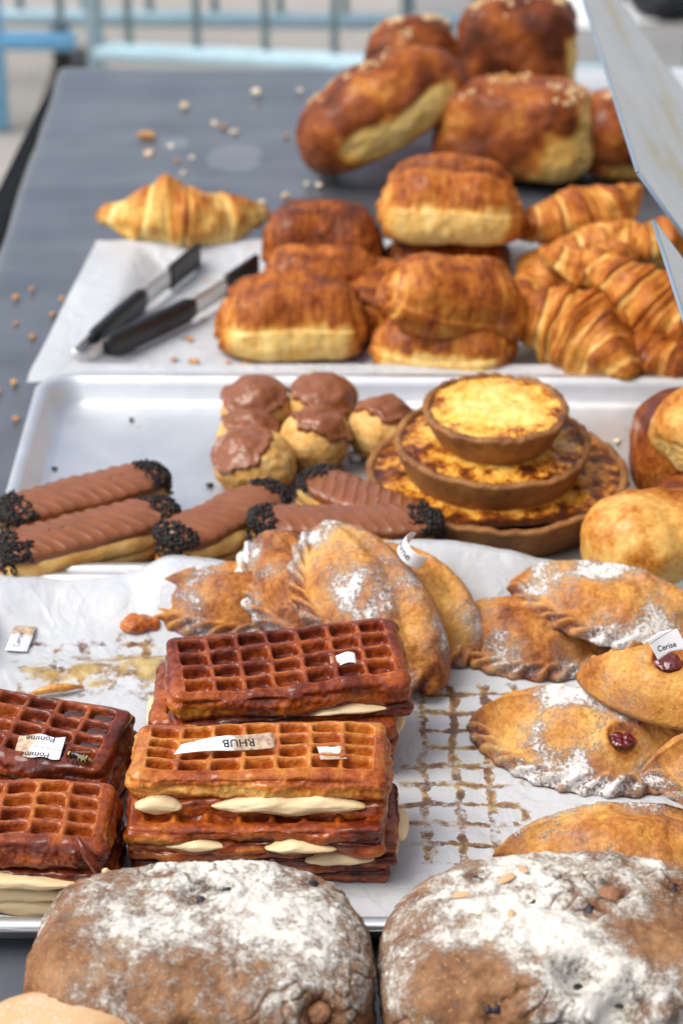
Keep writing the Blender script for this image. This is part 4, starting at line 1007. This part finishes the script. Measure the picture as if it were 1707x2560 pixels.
waffle((-0.047, 1.164, 0.0245), (0, 0, 1), 'thin syrup soaked waffle third from the top of the front stack', .164, .070, .0155, seed=123, tone=.58, cream=((.045, .022, .0045, .5, .002, 'f'), (.0, .016, .006, .5, .004, 'r')), top_res=False)
waffle((-0.052, 1.16, 0.0375), (0, 0, -1), 'torn layered waffle directly under the pale gold one of the front stack', .158, .070, .0185, seed=122, tone=.46, cream=((-.035, .02, .004, .4, .001, 'f'), (.028, .022, .0042, .36, .0015, 'f')), top_res=False, gap=.5)
waffle((-0.05, 1.176, 0.0505), (-2, 0, -1), 'pale gold waffle on top of the front stack, two dollops of cream along its front', .160, .068, .0310, 7, 4, 121, .36, cream=((-.061, .0145, .0062, .36, .003, 'f'), (.018, .047, .0066, .38, .003, 'f')), pools=((4, 2),), gap=.40, lowdark=.0, flank=.36)
waffle((-.215, 1.240, .0105), (0, 0, -9), 'lower waffle of the back left pair, mostly hidden', .160, .072, .027, seed=132, tone=.58, top_res=False)
waffle((-0.22, 1.235, 0.03), (0, 3, -12), 'dark red waffle at the left with a torn apple label and a wasp on it', .160, .078, .032, 7, 4, 131, .64, pools=((6, 2), (6, 1), (6, 3), (5, 3)), cream=((-.03, .05, .003, .22, .0, 'f'),), gap=.32)
waffle((-.214, 1.140, .0105), (0, 0, -3), 'bottom waffle of the front left pair, a thick slab of cream bulging from it', .158, .070, .030, seed=142, tone=.62, cream=((-.02, .085, .0085, .55, .004, 'f'), (.02, .05, .0055, .2, .002, 'f')), top_res=False)
waffle((-0.216, 1.135, 0.036), (0, 0, -3), 'dark waffle at the front left with a pale ridge and thick cream under it', .158, .070, .0300, 7, 4, 141, .58, cream=((-.02, .088, .0055, .16, .005, 'f'),), gap=.30)
# a strip of crust hanging off the front left waffle
V, F = tube([(0, 0, .028), (.006, -.005, .018), (.014, -.007, .006), (.020, -.007, -.006)], [.0012, .0032, .0036, .0028], 10); V = V + np.stack([V[:, 0] * 0, V[:, 0] * 0, fbm(V, 200, 2, 3) * .001], 1)
o_ = obj('crust_strip', mesh_data('crust_strip', V, F, M['waffle'], {'bake': np.full(len(V), .72)}), loc=(-.156, 1.098, .045)); tag(o_, 'syrupy strip of crust dangling from the front left waffle', 'pastry piece')
P_, F_, N_ = sblob(.0035, .002, .010, 2.6, 14); P_ = P_ + N_ * (fbm(P_, 150, 2, 5) * .001)[:, None]
o2 = obj('cream_end', mesh_data('cream_end', xf(P_, (.021, -.009, .002), (0, -28, 0)), F_, M['cream'], {'bake': np.full(len(P_), .2)}), o_)

# -------- bread at the front
nut_loaf((-.078, 1.006, .004), (0, 0, -4), 'left floury nut loaf with a hazelnut poking out near its right end', (.0950, .071, .0470), 152,
         nuts=((.067, -.05, .026, .0085, .006), (.070, -.056, .016, .005, .003)), raisins=((-.004, .03, .06, .0085, .003), (.016, .034, .06, .004, .003), (.052, .0, .05, .005, .003), (.0, -.065, .022, .006, .004), (.06, .045, .04, .005, .003)),
         fl=.36, patches=((-.25, -.15, .42, .6), (.55, .05, .45, .6), (.1, .75, .45, .5), (-.85, -.3, .4, -.6), (.0, -.75, .5, -.45)))
nut_loaf((.1215, 1.006, .004), (0, 0, 3), 'right floury nut loaf with a deep torn crater in its front', (.100, .072, .0485), 161,
         nuts=((.036, .02, .06, .0085, .004),), raisins=((.072, .03, .045, .006, .003), (-.05, .04, .055, .006, .004), (.004, -.045, .04, .010, .010), (.022, -.055, .032, .011, .012), (-.04, -.055, .03, .006, .004), (.02, .0, .06, .005, .003), (.085, -.01, .03, .004, .003), (-.02, .01, .06, .004, .002)),
         flakes=((-.058, .02, .05, .005), (-.032, .03, .055, .006), (-.036, -.005, .06, .004), (-.02, .04, .055, .004)),
         fl=.30, patches=((-.5, .0, .5, .4), (.1, .3, .6, .30), (.2, -.85, .35, .9), (-.6, -.7, .35, -.5), (.75, -.4, .4, -.55)))
P_, F_, N_ = sblob(.058, .052, .040, 2.3, 70); q_ = P_ / np.array([.058, .052, .040])
P_ = P_ + N_ * (fbm(P_, 14, 3, 171) * .003)[:, None]
P_[:, 2] -= .0022 * np.exp(-((q_[:, 1] + .25 - .3 * q_[:, 0]) / .05) ** 2) * sst(.4, .7, q_[:, 2]) * sst(.1, -.0, q_[:, 0] - .6)
b_ = .30 + .2 * fbm(P_, 18, 3, 172) + .25 * sst(.6, 1., q_[:, 0]); f_ = .28 + .3 * fbm(P_, 14, 3, 173) + .2 * sst(.3, .9, q_[:, 2]) - .4 * sst(.3, .9, q_[:, 0])
V_ = flatten(P_.copy(), -.028, .003)
tag(obj('bread_roll', mesh_data('bread_roll', V_, F_, M['roll'], {'bake': np.clip(b_, 0, 1), 'flour': f_}), loc=(-.152, .938, .0045), rot=(0, 0, 10)), 'smooth pale bread roll at the bottom left corner in front of the loaf', 'bread')

# -------- paper labels and the wasp
def wave(amp, k, ph=0., tw=0.):
    def f(V):
        V = V.copy(); V[:, 2] += amp * np.sin(V[:, 0] * k + ph) + tw * V[:, 0] * V[:, 1]; return V
    return f
label_card((-.231, 1.413, .0125), (0, 0, 84), 'cherry label reading Cerise lying alone on the stained parchment at the left', .031, .016, (('Cerise', .0068, -.002, .001, 0),), M['label_r'], wave(.0008, 90), lines=((-.0155, -.006, .0155, -.0062, .00016),))
def jag(P):
    P = P.copy(); P[:, 1] += (P[:, 1] > 0) * .0012 * np.sin(P[:, 0] * 420) * .6 - (P[:, 1] < 0) * .0010 * np.sin(P[:, 0] * 310 + 1); return P
label_card((-0.1905, 1.204, 0.063), (-14, 3, 172), 'torn apple label reading Pomme upside down on the dark left waffle', .030, .0185, (('Pomme', .0062, .0005, -.0062, 0), ('Pomme', .0062, .0015, .0072, 0)), M['label_r'], wave(.0009, 120, 1), jag, lines=((-.015, .0022, .004, .0006, .00016),))
def strip_o(P):
    P = P.copy(); P[:, 0] += P[:, 1] * .5 * (P[:, 0] > .02) ; P[:, 1] *= np.where(P[:, 0] > 0, 1 - .45 * np.clip(P[:, 0] / .03, 0, 1), 1); return P
label_card((-0.071, 1.174, 0.0860), (-24, 0, 191), 'torn rhubarb label reading RHUB upside down on the pale gold waffle', .060, .0110, (('RHUB', .0078, -.008, 0, 0),), M['label_l'], lambda V: wave(.0016, 95, .6, 2.)(V), strip_o)
label_card((-0.0065, 1.171, 0.0828), (4, 22, 100), 'crumpled scrap of label with the letters UB at the right of the pale gold waffle', .026, .0165, (('UB', .0066, .005, -.001, 180),), M['label_l'], lambda V: wave(.0022, 210, 1.2)(V))
label_card((0.001, 1.27, 0.0863), (8, 2, 6), 'small folded scrap of stained label on the dark tilted waffle', .0165, .0105, (), M['label_l'], lambda V: wave(.0018, 300, .4)(V))
def curlc(V):
    V = V.copy(); t_ = V[:, 0] / .0115; r_ = .0115 + V[:, 2]; V[:, 0] = r_ * np.sin(t_); V[:, 2] = r_ * np.cos(t_) - .0115; return V
_m = Matrix(((.341, .498, -.795), (-.860, -.173, -.477), (-.375, .850, .371)))
label_card((.043, 1.402, .0930), [math.degrees(a) for a in _m.to_euler()], 'curled apple label reading Pomme stuck into the leaning turnover', .040, .0125, (('Pomme', .0082, -.004, -.0005, 0),), M['label'], curlc)
label_card((0.2075, 1.256, 0.1085), (58, -18, 28), 'cherry label reading Cerise standing in the hole of the turnover at the right edge', .022, .0150, (('Cerise', .0052, -.001, -.003, -14),), M['label'], lambda V: roll_x(.03)(V), lambda P: P + np.stack([P[:, 0] * 0, -.35 * np.maximum(P[:, 0], 0) + .0 * P[:, 0], P[:, 0] * 0], 1), lines=((-.011, .0045, .011, .0045, .00012),))

def wasp():
    root = obj('wasp', None, loc=(-0.1655, 1.19, 0.063), rot=(0, -6, 158)); tag(root, 'yellow and black wasp feeding on the syrup of the dark left waffle', 'insect')
    s = NT('wasp_stripes'); x = s.xyz()[0]
    st = s.step(s.math('SINE', s.math('MULTIPLY', x, 2600.)), -.1, .25); s.done(s.bsdf(Base_Color=s.mix(st, (.014, .011, .008), (.50, .34, .03)), Roughness=.3))
    blk = simple('wasp_black', (.014, .012, .010), .35); wing = simple('wasp_wing', (.16, .13, .10), .2, 0, .6)
    for nm, c_, h_, mt, rot in (('abdomen', (-.0045, 0, .0026), (.0050, .0024, .0023), s.m, (0, 14, 0)), ('thorax', (.0022, 0, .0034), (.0024, .0019, .0019), blk, (0, 0, 0)), ('head', (.0052, 0, .0030), (.0014, .0017, .0014), s.m, (0, 0, 0))):
        P, F, N = sblob(*h_, 2.1, 14); obj(nm, mesh_data(nm, xf(P, c_, rot), F, mt), root)
    for sg_ in (-1, 1):
        P, F, N, Q = rbox(.0050, .0012, .00012, .0001, 12, 6, 1); P[:, 1] *= 1 - .55 * (P[:, 0] > 0) * P[:, 0] / .005
        obj('wing', mesh_data('wing', xf(P, (-.003, sg_ * .0024, .0056), (sg_ * -24, 6, sg_ * -20)), F, wing), root)
        for k in range(3):
            V, F = tube([(.003 - .0018 * k, sg_ * .0014, .0028), (.0036 - .003 * k, sg_ * .0036, .0034), (.004 - .0038 * k, sg_ * .0050, .0002)], .00032, 6); obj('leg', mesh_data('leg', V, F, blk), root)
        V, F = tube([(.0060, sg_ * .0007, .0036), (.0078, sg_ * .0016, .0046), (.0092, sg_ * .0024, .0036)], .0002, 6); obj('antenna', mesh_data('antenna', V, F, blk), root)
wasp()

# -------- crumbs: each a little lump of its own
def crumb(loc, size, mat, label, cat, group, seed, asp=(1, .8, .65)):
    size *= .82; P, F, N = sblob(size * asp[0], size * asp[1], size * asp[2] * .8, 2.5, 9); P = P + N * (fbm(P, 1.1 / size, 3, seed) * size * .42)[:, None]
    P = flatten(P, -size * asp[2] * .7, size * .1)
    o = obj('crumb', mesh_data('crumb', P, F, M[mat]), loc=loc, rot=(0, 0, seed * 77 % 360)); return tag(o, label, cat, group)
crumb((-.221, 2.489, .004), .0115, 'crumb', 'longest crumb on the cloth, an orange almond-like piece near the lone croissant', 'crumb', 'crumbs on the cloth', 2, (1.15, .55, .5))
crumb((-.213, 2.432, .004), .007, 'pale_crumb', 'round beige crumb just in front of the long orange one', 'crumb', 'crumbs on the cloth', 3)
crumb((-.1, 2.641, .004), .0072, 'sugar', 'biggest white sugar nib standing alone at the far end of the cloth', 'crumb', 'crumbs on the cloth', 4)
crumb((-.183, 2.591, .004), .0068, 'pale_crumb', 'tan round crumb alone at the back left of the cloth', 'crumb', 'crumbs on the cloth', 5)
crumb((-.044, 2.493, .004), .0092, 'crumb', 'plump tan crumb beside the left end of the leaning brioche', 'crumb', 'crumbs on the cloth', 6)
k_ = 10
for (x_, y_, s_, m_, lab) in ((-.145, 2.532, .005, 'sugar', 'left of two white sugar nibs flanking a brown crumb in mid cloth'), (-.135, 2.519, .005, 'crumb', 'brown crumb between two white sugar nibs in the middle of the cloth'), (-.122, 2.503, .0055, 'sugar', 'right of two white sugar nibs flanking a brown crumb in mid cloth'),
                         (-.19, 2.46, .0045, 'sugar', 'white sugar nib on the small pale smear beside the long orange crumb'), (-.031, 2.487, .006, 'sugar', 'white nib touching the plump tan crumb beside the leaning brioche'), (-.024, 2.425, .006, 'pale_crumb', 'beige crumb at the lower left end of the leaning brioche'),
                         (-.022, 2.39, .006, 'sugar', 'white nib under the lower end of the leaning brioche'), (-.015, 2.374, .005, 'pale_crumb', 'small beige crumb in front of the leaning brioche, nearest to its base'), (-.008, 2.40, .006, 'pale_crumb', 'beige crumb half under the leaning brioche'),
                         (-.059, 2.305, .0055, 'pale_crumb', 'beige crumb on the cloth between the lone croissant and the creased chocolate bread'), (-.024, 2.337, .005, 'sugar', 'white nib left of the creased chocolate bread, nearest to it'), (-.171, 2.374, .004, 'sugar', 'white nib just behind the lone croissant'),
                         (-.037, 2.341, .004, 'sugar', 'smaller white nib between the large smear and the creased chocolate bread'), (-.084, 2.288, .004, 'sugar', 'white nib behind the right end of the lone croissant'), (-.007, 2.653, .005, 'crumb', 'brown crumb at the far edge of the cloth, near the small upright brioche'),
                         (-.049, 2.65, .0045, 'sugar', 'faint white nib at the far edge of the cloth'), (-.18, 2.41, .004, 'crumb', 'small brown speck in front of the small pale smear'), (-.165, 2.42, .004, 'sugar', 'white nib between the small and the large pale smear'), (-.062, 2.49, .004, 'crumb', 'brown speck just left of the plump tan crumb')):
    crumb((x_, y_, .004), s_, m_, lab, 'crumb', 'crumbs on the cloth', k_); k_ += 1
for (x_, y_, s_, lab) in ((-.312, 2.039, .0048, 'brown crumb near the left edge of the cloth, largest beside the far tray'), (-.267, 2.035, .004, 'crumb on the cloth close to the upper left edge of the far parchment'), (-.272, 1.999, .004, 'crumb on the cloth touching the left edge of the far parchment'), (-.286, 1.95, .0042, 'crumb on the cloth left of the tongs'),
                      (-.305, 1.979, .003, 'tiny crumb near the left table edge, level with the tongs'), (-.290, 1.851, .0045, 'crumb on the cloth by the front left corner of the far parchment'), (-.302, 1.835, .0035, 'small crumb left of the corner between the far and middle tray'), (-.299, 2.061, .0035, 'tiny crumb on the cloth farthest back along the left edge'),
                      (-.280, 1.78, .004, 'crumb on the cloth beside the back left corner of the middle tray'), (-.290, 1.688, .0045, 'crumb on the cloth beside the left rim of the middle tray, nearest the eclairs')):
    crumb((x_, y_, .004), s_, 'crumb', lab, 'crumb', 'crumbs left of the trays', k_); k_ += 1
for (x_, y_, s_, lab) in ((-.175, 2.074, .0045, 'flake of crust behind the left arm of the tongs'), (-.221, 2.021, .004, 'flake of crust near the left edge of the far parchment'), (-.246, 1.932, .004, 'flake of crust left of the black tong handles'), (-.133, 1.913, .0055, 'orange flake of crust right of the tongs, in front of the handle'), (-.139, 1.961, .004, 'flake of crust just under the right arm of the tongs'),
                      (-.116, 1.898, .005, 'flake of crust between the tongs and the pale-sided chocolate bread'), (-.151, 1.918, .004, 'flake of crust touching the right tong handle'), (-.18, 1.971, .003, 'tiny flake between the two black tong handles'), (-.096, 2.117, .004, 'flake of crust beside the right tong tip'), (-.188, 2.106, .004, 'flake of crust under the lone croissant'),
                      (-.129, 2.006, .003, 'tiny flake between the steel shafts of the tongs'), (-.195, 2.09, .005, 'flake of crust in front of the left end of the lone croissant'), (-.102, 1.912, .003, 'tiny flake before the pale-sided chocolate bread'), (-.086, 1.906, .006, 'largest brown flake at the front edge of the far parchment')):
    crumb((x_, y_ - .03, .0105), s_, 'crumb', lab, 'crumb', 'flakes around the tongs', k_, (1.1, .8, .3)); k_ += 1
for (x_, y_, s_, lab) in ((.202, 1.772, .006, 'white sugar nib just right of the small custard tart'), (.264, 1.764, .0055, 'white sugar nib behind the dark glazed bun'), (.252, 1.733, .0065, 'white sugar nib touching the dark glazed bun'), (.232, 1.684, .004, 'small nib between the largest tart and the buns'), (.232, 1.755, .004, 'faint nib between the small tart and the dark glazed bun'),
                      (.065, 1.80, .004, 'nib behind the lone cream puff'), (.004, 1.690, .0045, 'nib in front of the lone cream puff'), (.250, 1.500, .006, 'white nib before the large golden bun'), (.289, 1.790, .005, 'nib at the right end of the middle tray, behind the buns')):
    crumb((x_, y_ - .025, .0078), s_, 'sugar', lab, 'crumb', 'sugar nibs on the middle tray', k_); k_ += 1
for (x_, y_, s_) in ((-.091, 1.636, .0022), (-.09, 1.644, .002), (-.099, 1.625, .0028), (-.085, 1.622, .0022), (-.106, 1.611, .002), (-.099, 1.658, .002), (-.066, 1.583, .002)):
    crumb((x_, y_ - .03, .0076), s_, 'sprinkle', 'stray dark sprinkle on the bare metal before the nearest cream puff', 'crumb', 'stray sprinkles before the cream puff', k_); k_ += 1
for (x_, y_, s_, lab) in ((-.18, 1.802, .003, 'dark speck at the back of the empty part of the middle tray'), (-.236, 1.712, .003, 'dark speck by the left wall of the middle tray'), (-.243, 1.658, .0025, 'dark speck in the left corner behind the eclairs'), (-.107, 1.683, .0035, 'dark curl of chocolate left of the nearest cream puff')):
    crumb((x_, y_ - .03, .0076), s_, 'sprinkle', lab, 'crumb', 'dark specks in the middle tray', k_); k_ += 1
P_, F_, N_ = sblob(.006, .008, .0035, 2.2, 14); P_ = P_ + N_ * (fbm(P_, 150, 3, 5) * .0015)[:, None]
tag(obj('cream_smear', mesh_data('cream_smear', P_, F_, M['whitecream']), loc=(0.012, 1.702, 0.0095)), 'smear of white cream on the metal tray beside the lone cream puff', 'cream')
V, F = tube([(-.018, 0, 0), (-.006, .003, .003), (.008, .005, .004), (.020, .010, .001)], [.001, .003, .0034, .0008], 10)
tag(obj('crust_strip', mesh_data('crust_strip', V, F, M['waffle'], {'bake': np.full(len(V), .2)}), loc=(-.200, 1.338, .0125)), 'thin golden strip of crust lying behind the dark left waffle', 'pastry piece')
